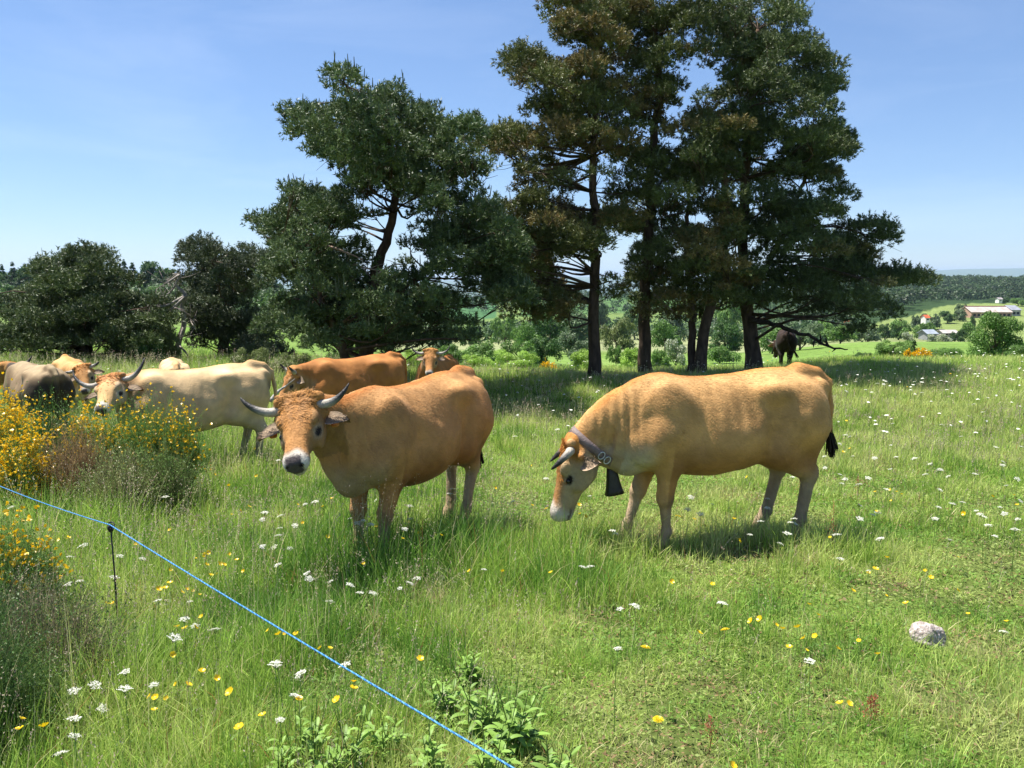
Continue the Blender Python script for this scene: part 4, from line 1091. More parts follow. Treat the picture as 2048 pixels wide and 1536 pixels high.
def bushes():
    GV = "leafy bushes below the meadow edge"
    L = [ # px, top, base, width, Y, kind, colour, label
        (1032, 697, 752, 110, 36, 'round', 'bright', "bright yellow-green bush just beyond the meadow edge, right of the front cow's rump"),
        (950, 704, 752, 92, 35, 'round', 'bright', "bright green low bush left of the yellow-green one at the meadow edge"),
        (905, 688, 745, 80, 46, 'round', 'mid', "mid green bush right of the rust cow's horned head"),
        (965, 683, 735, 100, 50, 'round', 'mid', "round green bush behind the bright bushes, left of the slender pine"),
        (1040, 678, 735, 90, 52, 'round', 'mid', "rounded green bush directly behind the yellow-green bush"),
        (1085, 668, 735, 90, 58, 'round', 'dark', "dark green round bush between the left pine and slender trunk"),
        (1150, 666, 728, 90, 62, 'round', 'blue', "grey-green loose bush just left of the slender pine trunk"),
        (1168, 698, 755, 84, 33, 'round', 'bright', "bright green bush at the foot of the slender pine"),
        (1232, 688, 726, 44, 60, 'round', 'mid', "small round bush between the first two tall trunks"),
        (1262, 690, 730, 70, 52, 'round', 'bright', "fresh green bush left of the second tall trunk"),
        (1352, 678, 722, 62, 56, 'round', 'pale', "whitish flowering bush between second and forked trunks"),
        (1318, 700, 730, 60, 50, 'low', 'mid', "low green bush just right of the second trunk"),
        (1440, 690, 716, 90, 70, 'low', 'mid', "low scrub between forked and leaning trunks"),
        (884, 640, 720, 60, 78, 'tall', 'blue', "tall grey-green tree under the left pine's right side"),
        (1100, 622, 690, 110, 120, 'round', 'dark', "dark round tree in the valley left of the slender trunk"),
        (1155, 622, 690, 70, 125, 'tall', 'blue', "upright pale tree in the valley touching the slender trunk"),
        (1050, 640, 700, 80, 110, 'round', 'mid', "green tree in the valley under the drooping pine boughs"),
        (1240, 628, 684, 90, 130, 'round', 'olive', "olive tree in the valley between the first two trunks"),
        (1330, 640, 684, 80, 130, 'round', 'mid', "valley tree right of the second trunk"),
        (1455, 640, 690, 90, 120, 'round', 'dark', "dark valley tree between the forked and leaning trunks"),
        (1600, 640, 700, 110, 95, 'round', 'blue', "grey-green thicket behind the dark cow"),
        (1545, 650, 700, 60, 95, 'tall', 'mid', "narrow green tree just left of the dark cow"),
        (1680, 650, 696, 90, 120, 'round', 'mid', "green thicket above the tip of the bare limb"),
        (1988, 622, 728, 140, 38, 'round', 'mid', "big leafy round bush at the right edge"),
        (1785, 676, 730, 90, 29, 'round', 'mid', "leafy bush left of the yellow broom on the right"),
        (1728, 702, 732, 50, 29.5, 'low', 'dark', "small dark low bush left of the leafy bush beside the broom"),
        (1885, 694, 724, 90, 31, 'low', 'mid', "low green thicket between the broom and the big round bush"),
        (2040, 690, 728, 80, 33, 'low', 'mid', "low green bush in front of the big round bush at the edge"),
        (500, 690, 745, 90, 21, 'round', 'olive', "grey-green juniper-like bush behind the cream cow's rump"),
        (590, 700, 750, 110, 20.5, 'low', 'olive', "olive low scrub behind the rust cow's back"),
        (690, 690, 740, 90, 22, 'low', 'mid', "green scrub under the spreading pine"),
        (335, 650, 745, 80, 24, 'round', 'olive', "brownish olive bush at the foot of the dead tree"),
        (300, 668, 745, 60, 23, 'round', 'dark', "dark bush between the dark left pine and the dead tree"),
        (840, 690, 745, 80, 24, 'low', 'bright', "fresh green low bush beside the rust cow's rump"),
    ]
    for i, (px, t, b, w, Y, k, c, lab) in enumerate(L):
        near = Y < 45
        leafy("bush" if k != 'tall' else "leafy_tree", lab, "bush" if k != 'tall' else "tree", px, t, b, w, Y, k, c, GV, i, 15000 if near else 5200, .024 if near else .040, .22 if c == 'pale' else 0)
    # hill and hedge trees across the valley on the right
    GH = "trees and hedges across the valley"
    R = [(1862, 625, 650, 44, 330, 'round', 'blue', "round tree on the hill field left of the red-roofed hut"), (1832, 628, 648, 30, 330, 'round', 'blue', "small tree left of the round tree on the hill field"),
         (1895, 622, 642, 40, 350, 'round', 'dark', "dark hedge tree right of the red-roofed hut"), (1920, 618, 640, 34, 360, 'round', 'blue', "hedge tree against the long barn's left end"),
         (1925, 606, 625, 30, 420, 'round', 'blue', "tree behind the long barn's left end"), (2008, 594, 612, 22, 520, 'round', 'dark', "dark tree beside the white house on the hill"), (2036, 597, 614, 36, 500, 'round', 'mid', "clump of trees at the right edge above the barn"),
         (1798, 640, 668, 60, 260, 'round', 'mid', "valley tree below the hill field"), (1770, 645, 668, 40, 250, 'round', 'dark', "dark valley tree at the left foot of the hill field"), (1848, 642, 664, 50, 270, 'round', 'mid', "valley tree in front of the red-roofed hut"),
         (1815, 664, 682, 32, 190, 'round', 'pale', "white-flowering bush left of the low grey shed"), (1862, 668, 686, 26, 180, 'round', 'pale', "white-flowering bush in front of the low grey shed"), (1885, 666, 686, 34, 180, 'round', 'pale', "white-flowering bush below the pale-roofed shed"),
         (1918, 656, 680, 34, 200, 'round', 'dark', "dark bush right of the pale-roofed shed"), (1940, 645, 675, 50, 210, 'round', 'mid', "green trees left of the big round bush"), (1945, 632, 646, 16, 330, 'round', 'dark', "small dark bush in front of the barn wall"),
         (1735, 650, 680, 60, 170, 'round', 'blue', "grey-green thicket right of the bare limb"), (1700, 630, 660, 50, 230, 'round', 'blue', "hazy tree seen under the pine's right boughs"), (1780, 612, 632, 30, 420, 'round', 'dark', "dark trees on the far edge of the hill field"),
         (1650, 640, 672, 60, 200, 'round', 'mid', "green tree in the valley behind the bare limb"), (1010, 622, 660, 70, 230, 'round', 'mid', "green tree at the edge of the crop field"), (940, 640, 680, 60, 190, 'round', 'mid', "green tree below the crop field"), (1200, 600, 632, 60, 330, 'round', 'blue', "distant tree between the slender and second trunks"),
         (1130, 606, 632, 60, 350, 'round', 'mid', "distant tree left of the slender trunk"), (1270, 610, 640, 60, 300, 'round', 'dark', "distant dark tree at the second trunk"), (1345, 610, 650, 70, 260, 'round', 'blue', "distant tree right of the second trunk"), (1460, 600, 640, 70, 280, 'round', 'mid', "distant tree between forked and leaning trunks"),
         (1570, 610, 650, 80, 260, 'round', 'blue', "distant tree right of the leaning trunk")]
    for i, (px, t, b, w, Y, k, c, lab) in enumerate(R):
        leafy("hill_tree", lab, "tree", px, t, b, w, Y, k, c, GH, i, 2600, .06, .22 if c == 'pale' else 0)
    # conifers on the left skyline
    GL = "conifers on the left skyline"
    xs = [(8, 536, 'conifer', 24), (30, 530, 'conifer', 26), (52, 540, 'round', 44), (75, 534, 'conifer', 24), (95, 545, 'round', 40), (222, 548, 'round', 40), (236, 532, 'conifer', 30), (252, 527, 'conifer', 28), (268, 533, 'conifer', 30), (285, 545, 'round', 34), (315, 531, 'round', 56), (342, 545, 'round', 44), (300, 552, 'round', 40), (362, 556, 'round', 40), (20, 552, 'round', 50), (118, 552, 'round', 40),
          (545, 552, 'round', 40), (-20, 535, 'conifer', 26)]
    names = ["leftmost", "second", "third", "fourth", "fifth", "sixth", "seventh", "eighth", "ninth", "tenth", "eleventh", "twelfth", "thirteenth", "fourteenth", "fifteenth", "sixteenth", "seventeenth", "eighteenth"]
    order = sorted(range(len(xs)), key=lambda i: xs[i][0])
    for i, (px, t, k, w) in enumerate(xs):
        rank = order.index(i)
        lab = ("spiky dark conifer" if k == 'conifer' else "rounded dark tree") + " on the left skyline, %s from the left edge" % names[rank]
        leafy("skyline_conifer" if k == 'conifer' else "skyline_tree", lab, "tree", px, t - 8, 590, w * 1.25, 255, k, 'dark', GL, i, 2600, .05 if k != 'conifer' else .028)
    for i, (px, t, w, Y, c, lab) in enumerate([(250, 575, 60, 190, 'mid', "green tree below the left skyline, left of the dead tree"), (300, 590, 70, 170, 'olive', "olive tree right behind the dark left pine"), (330, 600, 60, 150, 'mid', "green tree behind the dead tree"), (285, 612, 60, 140, 'blue', "grey-green bush beside the dead tree"), (315, 640, 60, 110, 'blue', "shady bush below the dead tree's left limb"), (270, 555, 40, 230, 'mid', "light green tree on the wooded slope"), (20, 570, 90, 180, 'dark', "dark trees at the left edge of the slope"), (560, 585, 60, 120, 'mid', "green tree between the two left pines")]):
        leafy("slope_tree", lab, "tree", px, t, t + 50, w, Y, 'round', c, "trees on the left slope", i, 2600, .06)
bushes()

def far_woods():
    rng = np.random.default_rng(77); B = MB()
    def strip(n, amin, amax, dmin, dmax, hmin, hmax, cols, k, sz, lim=None):
        a = rng.uniform(amin, amax, n); d = np.sqrt(rng.uniform(dmin ** 2, dmax ** 2, n))
        if lim is not None:
            m_ = d > np.interp(a, lim[0], lim[1]); a = a[m_]; d = d[m_]; n = len(a)
        x = a * d; y = d
        z = G(x, y); h = rng.uniform(hmin, hmax, n) * (.75 + .5 * fbm(x / 60, y / 60, 4))
        bl = []
        for i in range(n):
            bl.append((x[i], y[i], z[i] + h[i] * .40, h[i] * .5)); bl.append((x[i] + rng.normal(0, 1) * h[i] * .2, y[i], z[i] + h[i] * .72, h[i] * .28))
        V, f, C = leaf_cloud(rng, bl, n * k, sz, cols, flat=1.0); B.add(V, f, C)
    strip(3400, .36, .86, 300, 1290, 6, 11, ((.035, .07, .025), (.08, .13, .045)), 75, 1.0, ([.40, .465, .55, .62], [300, 400, 560, 640]))
    strip(700, -.95, -.24, 225, 330, 2.5, 5, ((.025, .05, .02), (.06, .10, .035)), 140, .42)
    strip(260, -.95, -.25, 150, 225, 3, 6, ((.04, .08, .025), (.09, .16, .04)), 160, .38)
    strip(500, -.2, .36, 560, 900, 5, 9, ((.04, .08, .03), (.08, .13, .05)), 70, .9)
    strip(260, -.12, .40, 240, 420, 4, 8, ((.04, .09, .03), (.09, .15, .05)), 90, .6)
    o = B.obj("far_woods", M_LEAF, smooth=False); tag(o, "distant woodland covering the hill ridges", "woodland", None, "stuff")
far_woods()
# ---------------------------------------------------------------- the meadow: grass, herbs, flowers
def view_points(rng, n, y0, y1, power, margin=.80, pad=1.3):
    """points over the ground in view, density per square metre falling off as y**-power"""
    q = 2 - power
    u = rng.random(n); y = (y0 ** q + u * (y1 ** q - y0 ** q)) ** (1 / q) if abs(q) > 1e-6 else y0 * (y1 / y0) ** u
    x = rng.uniform(-1, 1, n) * (margin * y + pad)
    return x, y

def tallness(x, y):
    a = x / np.maximum(y, .5)
    t = .085 + .10 * sstep(-a, -.02, .12) * (1 - .45 * sstep(-y, -3.2, -2.0))
    t = t + .28 * np.exp(-((x + .75) / 1.1) ** 2 - ((y - 5.5) / .9) ** 2)            # round the staring cow
    t = t + .19 * np.exp(-((x - 1.7) / 1.4) ** 2 - ((y - 5.95) / .5) ** 2)
    t = t + .16 * np.exp(-((x - .42) / .42) ** 2 - ((y - 4.9) / .42) ** 2)             # tuft in front of the grazing cow
    t = t + .13 * np.exp(-((x - 2.6) / .4) ** 2 - ((y - 5.6) / .4) ** 2)
    t = t - .05 * np.exp(-((x - .95) / .45) ** 2 - ((y - 5.35) / .25) ** 2)
    t = t + .10 * sstep(y, 7, 11) + .12 * sstep(-x, 2.2, 3.6) * sstep(y, 4, 6) + .12 * sstep(-x / np.maximum(y, .5), .42, .52)
    t = t + .24 * (fbm(x * 1.5, y * 1.5, 51, 2) - .5) + .20 * (fbm(x * 4.2, y * 4.2, 52, 2) - .5) * sstep(t, .08, .2)
    return np.clip(t * (1 - .65 * np.clip(bare(x, y), 0, 1)), .025, .46)

PATCHES = [(on_ground(a, b), q) for a, b, q in ((1340, 1505, .22), (1240, 1530, .16), (1130, 1240, .14), (1500, 1120, .22), (1330, 1078, .3), (1660, 1420, .14), (1190, 1250, .14), (1420, 1380, .12), (1960, 1300, .14), (860, 1210, .16), (1780, 1180, .16), (1600, 1330, .1), (1850, 1400, .14), (1500, 1480, .12), (740, 1250, .1))]
def bare(x, y):
    w = np.zeros_like(x)
    for p, q in PATCHES: w = np.maximum(w, np.exp(-((x - p.x) ** 2 + (y - p.y) ** 2) / (q * q)))
    return w * (.5 + fbm(x * 9, y * 9, 55, 2))

def blades(rng, x, y, h, w, lean, az, col, seg=3, curve=1.0):
    n = len(x); z = G(x, y) - .01
    up = np.stack([np.cos(az), np.sin(az), np.zeros(n)], 1)
    base = np.stack([x, y, z], 1)
    fa = rng.uniform(0, 6.28, n); wv = np.stack([np.cos(fa), np.sin(fa), np.zeros(n)], 1) * (w / 2)[:, None]
    P_ = []
    for i in range(seg + 1):
        t = i / seg
        c = base + np.array([0, 0, 1.]) * (h * t * (1 - .35 * lean * t))[:, None] + up * (h * lean * t ** (1.6 * curve))[:, None]
        if i < seg: ww = wv * (1 - .55 * t); P_ += [c - ww, c + ww]
        else: P_.append(c)
    V = np.stack(P_, 1); k = V.shape[1]; V = V.reshape(-1, 3)
    b = np.arange(n)[:, None] * k; Q = []
    for i in range(seg - 1): Q.append(b + np.array([[2 * i, 2 * i + 1, 2 * i + 3, 2 * i + 2]]))
    T = b + np.array([[2 * seg - 2, 2 * seg - 1, 2 * seg]])
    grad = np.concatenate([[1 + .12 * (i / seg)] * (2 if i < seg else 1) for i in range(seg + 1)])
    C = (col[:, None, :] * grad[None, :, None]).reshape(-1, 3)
    return V, Q, T, C

def grass_colour(rng, x, y):
    n = len(x)
    g = np.array([[.22, .365, .055], [.345, .475, .09], [.48, .55, .17], [.11, .235, .035]])
    f = fbm(x * .9, y * .9, 61); f2 = fbm(x * 3.1, y * 3.1, 62, 2); a = x / np.maximum(y, 1)
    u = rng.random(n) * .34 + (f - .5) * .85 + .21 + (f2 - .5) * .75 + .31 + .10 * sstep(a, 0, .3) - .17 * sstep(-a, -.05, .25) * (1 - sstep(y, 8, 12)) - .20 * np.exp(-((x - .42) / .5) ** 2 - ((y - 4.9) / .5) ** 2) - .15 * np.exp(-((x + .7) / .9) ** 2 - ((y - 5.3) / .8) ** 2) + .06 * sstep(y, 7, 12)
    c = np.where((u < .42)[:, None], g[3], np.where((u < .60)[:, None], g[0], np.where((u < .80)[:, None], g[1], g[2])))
    dry = rng.random(n) < .045 + .55 * np.clip(bare(x, y), 0, 1) + .13 * sstep(f2, .55, .75) * sstep(a, -.05, .1)
    c = np.where(dry[:, None], np.array([.58, .50, .27]) * rng.uniform(.7, 1.2, (n, 1)), c)
    red = rng.random(n) < .010 + .02 * sstep(f, .5, .7)
    c = np.where(red[:, None], [.30, .13, .06], c)
    return c * rng.uniform(.8, 1.22, (n, 1))

def keep_clear(x, y):
    # no blades through the rock
    r = ROCK_AT
    return np.hypot((x - r[0]) / .13, (y - r[1]) / .10) > 1

ROCK_AT = on_ground(1852, 1290)
def meadow():
    rng = np.random.default_rng(1234)
    B = MB()
    for (n, y0, y1, pw, per, seg, wk) in ((54000, 1.45, 30, 1.35, 14, 3, 1.0),):
        tx, ty = view_points(rng, n, y0, y1, pw)
        x = np.repeat(tx, per); y = np.repeat(ty, per); N_ = len(x)
        sp = .022 + .006 * y
        ox = rng.normal(0, 1, N_) * sp; oy = rng.normal(0, 1, N_) * sp
        x = x + ox; y = np.maximum(y + oy, .9)
        T = tallness(x, y)
        th = np.repeat(rng.uniform(.6, 1.35, n), per)
        h = T * th * rng.uniform(.45, 1.15, N_)
        w = (.0024 + .0018 * rng.random(N_)) * (np.maximum(y, 3) / 3.2) ** .62
        lean = np.abs(rng.normal(.35, .28, N_)) * (1 + .8 * (h < .1))
        az = np.arctan2(oy, ox) + rng.normal(0, .7, N_)
        kc = keep_clear(x, y)
        x, y, h, w, lean, az = x[kc], y[kc], h[kc], w[kc], lean[kc], az[kc]
        tc = np.repeat(rng.uniform(.82, 1.2, n), per)[kc][:, None]
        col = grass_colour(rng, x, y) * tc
        near = y < 9
        for m, sg in ((near, 3), (~near, 2)):
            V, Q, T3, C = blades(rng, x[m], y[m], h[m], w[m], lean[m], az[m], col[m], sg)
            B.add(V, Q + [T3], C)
    o = B.obj("grass", M_GRASS, smooth=False); tag(o, "long green meadow grass", None, None, "stuff")
    # beyond the brow the pasture is short: coarse blades only as far as single tufts still read
    B = MB(); n = 66000
    x, y = view_points(rng, n, 26, 60, 1.2)
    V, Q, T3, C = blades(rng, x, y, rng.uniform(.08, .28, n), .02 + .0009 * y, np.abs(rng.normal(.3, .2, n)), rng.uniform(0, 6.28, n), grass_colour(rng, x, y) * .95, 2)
    B.add(V, Q + [T3], C); o = B.obj("far_grass", M_GRASS, smooth=False); tag(o, "pasture grass beyond the brow of the meadow", None, None, "stuff")
    # small-leaved plants and moss near the ground
    B = MB(); n = 150000
    x, y = view_points(rng, n, 1.6, 10, 1.0)
    kc = keep_clear(x, y); x, y = x[kc], y[kc]; n = len(x)
    f = fbm(x * 2.3, y * 2.3, 71)
    z = G(x, y) + rng.uniform(.0, .05, n)
    nn = rng.normal(0, .45, (n, 3)) + np.array([0, 0, 1.]); nn /= np.linalg.norm(nn, axis=1)[:, None]
    t = np.cross(nn, rng.normal(0, 1, (n, 3))); t /= np.linalg.norm(t, axis=1)[:, None]; s = np.cross(nn, t)
    L = rng.uniform(.004, .013, (n, 1)) * (np.maximum(y, 3)[:, None] / 3) ** .5
    c0 = np.stack([x, y, z], 1)
    V = np.stack([c0 - t * L, c0 - s * L * .5, c0 + t * L, c0 + s * L * .5], 1).reshape(-1, 3)
    col = np.where((f < .5)[:, None], [.17, .30, .05], [.29, .36, .10]) * rng.uniform(.7, 1.3, (n, 1))
    br = (rng.random(n) < .10 + .5 * np.clip(bare(x, y), 0, 1) + .25 * sstep(f, .6, .75)); col[br] = np.array([.28, .19, .09]) * rng.uniform(.6, 1.3, (br.sum(), 1))
    B.add(V, np.arange(len(V)).reshape(-1, 4), np.repeat(col, 4, axis=0))
    o = B.obj("ground_cover", M_GRASS, smooth=False); tag(o, "low small-leaved plants and moss between the grass", None, None, "stuff")
    # flowering grass stalks with loose seed heads
    B = MB(); n = 20000
    x, y = view_points(rng, n, 2.0, 22, .95)
    a = x / y
    keep = (rng.random(n) < .16 + .84 * np.clip(sstep(-a, -.12, .12) + .8 * sstep(y, 7.5, 11), 0, 1)) & keep_clear(x, y)
    keep &= rng.random(n) < .25 + sstep(fbm(x * .8, y * .8, 81), .40, .62)
    x, y = x[keep], y[keep]; n = len(x)
    h = np.clip(tallness(x, y) * rng.uniform(1.1, 1.9, n) + .06, .15, .75); lean = np.abs(rng.normal(.16, .14, n)); az = rng.normal(.2, 1.6, n)
    wd = .0018 * (np.maximum(y, 3) / 3) ** .7
    sc = np.array([.50, .47, .25]) * rng.uniform(.7, 1.2, (n, 1)); gm = rng.random(n) < .4; sc[gm] = np.array([.16, .24, .06])
    V, Q, T3, C = blades(rng, x, y, h, wd * 1.4, lean, az, sc, 3); B.add(V, Q + [T3], C)
    z0 = G(x, y); k = 13
    t = .70 + .30 * rng.random((n, k)); up = np.stack([np.cos(az), np.sin(az)], 1)
    px = x[:, None] + up[:, 0:1] * (h * lean)[:, None] * t ** 1.6; py = y[:, None] + up[:, 1:2] * (h * lean)[:, None] * t ** 1.6
    pz = z0[:, None] - .01 + h[:, None] * t * (1 - .35 * lean[:, None] * t)
    loose = (rng.random(n) < .5)[:, None] * .030 + .004
    spr = loose * (1.25 - t) * 2.4
    px = px + rng.normal(0, 1, (n, k)) * spr; py = py + rng.normal(0, 1, (n, k)) * spr
    c0 = np.stack([px, py, pz], -1).reshape(-1, 3); nn = len(c0)
    d = rng.normal(0, .5, (nn, 3)) + np.array([0, 0, 1.]); d /= np.linalg.norm(d, axis=1)[:, None]
    sd = np.cross(d, rng.normal(0, 1, (nn, 3))); sd /= np.linalg.norm(sd, axis=1)[:, None]
    sz = np.repeat(.0042 * (np.maximum(y, 3) / 3) ** .55, k)[:, None] * rng.uniform(.7, 1.4, (nn, 1))
    V = np.stack([c0 - d * sz, c0 - sd * sz * .4, c0 + d * sz, c0 + sd * sz * .4], 1).reshape(-1, 3)
    pc = np.array([[.60, .50, .38], [.50, .36, .29], [.50, .48, .26]])[rng.integers(0, 3, n)] * rng.uniform(.8, 1.25, (n, 1))
    B.add(V, np.arange(len(V)).reshape(-1, 4), np.repeat(np.repeat(pc, k, axis=0), 4, axis=0))
    o = B.obj("seeding_grass", M_GRASS, smooth=False); tag(o, "tall flowering grass stalks with pinkish seed heads", None, None, "stuff")
meadow()

# ------------------------------------------------ flowers
def bloom_buttercup(rng, R=.0135):
    b = MB()
    for k in range(5):
        a = k * 2 * math.pi / 5 + rng.normal(0, .08); u = np.array([math.cos(a), math.sin(a), 0]); s = np.array([-math.sin(a), math.cos(a), 0])
        zz = np.array([0, 0, 1.]); pts = []
        for r, w, z in ((.12, .10, 0), (.55, .42, .22), (.9, .52, .42), (1.1, .25, .52)):
            for sg in (-1, 0, 1): pts.append((u * r + s * w * sg + zz * (z + .10 * abs(sg))) * R)
        f = [(i * 3 + j, i * 3 + j + 1, i * 3 + j + 4, i * 3 + j + 3) for i in range(3) for j in range(2)]
        b.add(pts, np.array(f), (.88, .60, .015))
    for _ in range(16):
        a = rng.uniform(0, 6.28); r = R * rng.uniform(.05, .32); c = np.array([math.cos(a) * r, math.sin(a) * r, R * .28]); q = R * .09
        b.add([c + (q, 0, 0), c + (0, q, 0), c - (q, 0, 0), c - (0, q, 0)], np.array([[0, 1, 2, 3]]), (.75, .42, .01))
    return b
def bloom_hawk(rng, R=.019):
    b = MB()
    for ring, (n, rr, z) in enumerate(((22, 1.0, .10), (18, .78, .22), (12, .5, .30))):
        for k in range(n):
            a = k * 6.283 / n + rng.normal(0, .07) + ring; u = np.array([math.cos(a), math.sin(a), 0]); s = np.array([-math.sin(a), math.cos(a), 0]); w = .085 * R
            p0 = u * .1 * R; p1 = u * rr * R * rng.uniform(.9, 1.05) + np.array([0, 0, z * R * 1.4])
            b.add([p0 - s * w * .4, p0 + s * w * .4, p1 + s * w, p1 - s * w], np.array([[0, 1, 2, 3]]), np.array((.88, .66, .015)) * (1 - .12 * ring))
    return b
def bloom_umbel(rng, R=.032, fl=230):
    b = MB(); nu = 11
    for k in range(nu):
        a = k * 2.39996; r = R * math.sqrt((k + .4) / nu); c = np.array([math.cos(a) * r, math.sin(a) * r, R * .25 * (1 - (r / R) ** 2) + rng.normal(0, .001)])
        b.tube([(0, 0, -R * .9), c * .6 + np.array([0, 0, -R * .3]), c - np.array([0, 0, .002])], [.0008, .0006, .0005], 3, (.16, .24, .07))
        for _ in range(fl // nu):
            d = rng.normal(0, .0055 * R / .032, 3); d[2] *= .4; cc = c + d; q = .0030 * R / .032 * rng.uniform(.7, 1.2)
            t = rng.normal(0, .35, 3) + np.array([0, 0, 1]); t /= np.linalg.norm(t); u = np.cross(t, (1, .2, .1)); u /= np.linalg.norm(u); v = np.cross(t, u)
            b.add([cc + u * q, cc + v * q, cc - u * q, cc - v * q], np.array([[0, 1, 2, 3]]), np.array((.80, .79, .70)) * rng.uniform(.85, 1.08))
    return b
def stem_mb(rng, h, r=.0009, leaves=3, col=(.22, .35, .09)):
    b = MB(); bend = rng.normal(0, .05, 2)
    pts = [(bend[0] * (1 - t) * h * 2.0 * t - bend[0] * h * (1 - t), bend[1] * h * (1 - t), -h * (1 - t)) for t in np.linspace(0, 1, 6)]
    b.tube(pts, np.linspace(r * 1.3, r, 6), 5, col)
    for _ in range(leaves):
        t = rng.uniform(.1, .7); a = rng.uniform(0, 6.28); p = np.array(pts[int(t * 5)]); d = np.array([math.cos(a), math.sin(a), .5]); L = rng.uniform(.02, .05); s = np.array([-math.sin(a), math.cos(a), 0]) * .003
        b.add([p - s, p + s, p + d * L + s * .3, p + d * L - s * .3], np.array([[0, 1, 2, 3]]), col)
    return b

M_FLORET = mat_col("florets", 0.6, 0.25, spec=0.2)
_fr = np.random.default_rng(99)
FLW = {'butter': [(bloom_buttercup(_fr).data("flower_head", M_PETAL), stem_mb(_fr, .30).data("stem", M_GRASS)) for _ in range(3)],
       'hawk': [(bloom_hawk(_fr).data("flower_head", M_PETAL), stem_mb(_fr, .34, .0013, 1).data("stem", M_GRASS)) for _ in range(2)],
       'umbel': [(bloom_umbel(_fr).data("flower_head", M_FLORET), stem_mb(_fr, .36, .0014, 4).data("stem", M_GRASS)) for _ in range(3)]}
FNAME = {'butter': ("buttercup", "yellow buttercup"), 'hawk': ("hawkbit", "bright yellow hawkbit"), 'umbel': ("umbel_flower", "white umbel flower")}
ZONES = [  # test on photo position -> phrase
    (lambda x, y: y < 800, "in the far grass near the pines"),
    (lambda x, y: x > 1700 and y < 870, "at the far right below the meadow's edge"),
    (lambda x, y: x > 1880 and y < 990, "near the right edge, level with the grazing cow's belly"),
    (lambda x, y: x > 1690 and y < 990, "right of the grazing cow's tail"),
    (lambda x, y: x > 1880 and y < 1110, "near the right edge, level with the grazing cow's hooves"),
    (lambda x, y: x > 1690 and y < 1110, "just right of the grazing cow's shadow"),
    (lambda x, y: x > 1880, "right of the granite rock"),
    (lambda x, y: x > 1450 and 1110 < y <= 1230, "between the granite rock and the grazing cow's hind legs"),
    (lambda x, y: x > 1640, "close round the granite rock"),
    (lambda x, y: x > 1300 and y > 1230, "in the short grass left of the granite rock"),
    (lambda x, y: x > 1450, "at the grazing cow's hind legs"),
    (lambda x, y: x > 1210 and y > 900, "at the grazing cow's front legs"),
    (lambda x, y: x > 1060 and 900 < y < 1200, "at the grazing cow's muzzle and bell"),
    (lambda x, y: x > 1000 and y <= 900, "behind the grazing cow's head"),
    (lambda x, y: x > 1000, "in the short grass right of the leafy plants"),
    (lambda x, y: x > 770 and y < 1200, "in the shade right of the staring cow's front legs"),
    (lambda x, y: x > 640 and y < 1200, "right below the staring cow's front legs"),
    (lambda x, y: y < 1010 + .66 * (x - 200) and x > 510 and y < 1090, "left of the staring cow's front legs"),
    (lambda x, y: y < 1010 + .66 * (x - 200) and x > 510, "below left of the staring cow, beyond the rope"),
    (lambda x, y: y < 1053 + .58 * (x - 221) and x > 415, "beyond the rope, midway from stake to staring cow"),
    (lambda x, y: y < 1053 + .58 * (x - 221) and x > 225, "beyond the rope, just right of the fence stake"),
    (lambda x, y: y < 965 + .4 * x and x <= 225, "beyond the rope by the broom thicket"),
    (lambda x, y: x <= 225 and y < 1260, "on the near side of the rope, left of the stake"),
    (lambda x, y: x <= 215, "in the bottom left corner"),
    (lambda x, y: y < 1290 and x < 640, "on the near side of the rope, right of the stake"),
    (lambda x, y: x <= 350, "in the lower left grass right of the dry shrub"),
    (lambda x, y: x <= 520, "in the lower left grass under the rope's middle"),
    (lambda x, y: True, "close under the rope near the leafy plants")]
FL = []
def flower(kind, px, py, h, rng, dist=None, tilt=.35):
    p = on_ground(px, py, h)
    if dist: p = dist
    nm, lab = FNAME[kind]
    zone = next(z for f, z in ZONES if f(px, py))
    o = empty(nm, tuple(p), lab + " " + zone, "flower", lab + "s " + zone, rng.uniform(0, 6.28))
    FL.append((lab, zone, px, o))
    v = rng.integers(0, len(FLW[kind])); fh, st = FLW[kind][v]
    hd = link("flower_head", fh, o); sc = (rng.uniform(.7, 1.25) if kind != 'hawk' else 1) * {'butter': .95, 'hawk': 1.15, 'umbel': .64}[kind] * (1 + .03 * max(0, p[1] - 4)); hd.scale = (sc,) * 3
    hd.rotation_euler = (rng.normal(0, tilt) - .15, rng.normal(0, tilt), 0)
    s = link("stem", st, o); g = p[2] - Gs(p[0], p[1]); s.scale = (1, 1, (g + .03) / {'butter': .30, 'hawk': .34, 'umbel': .36}[kind])
    return o
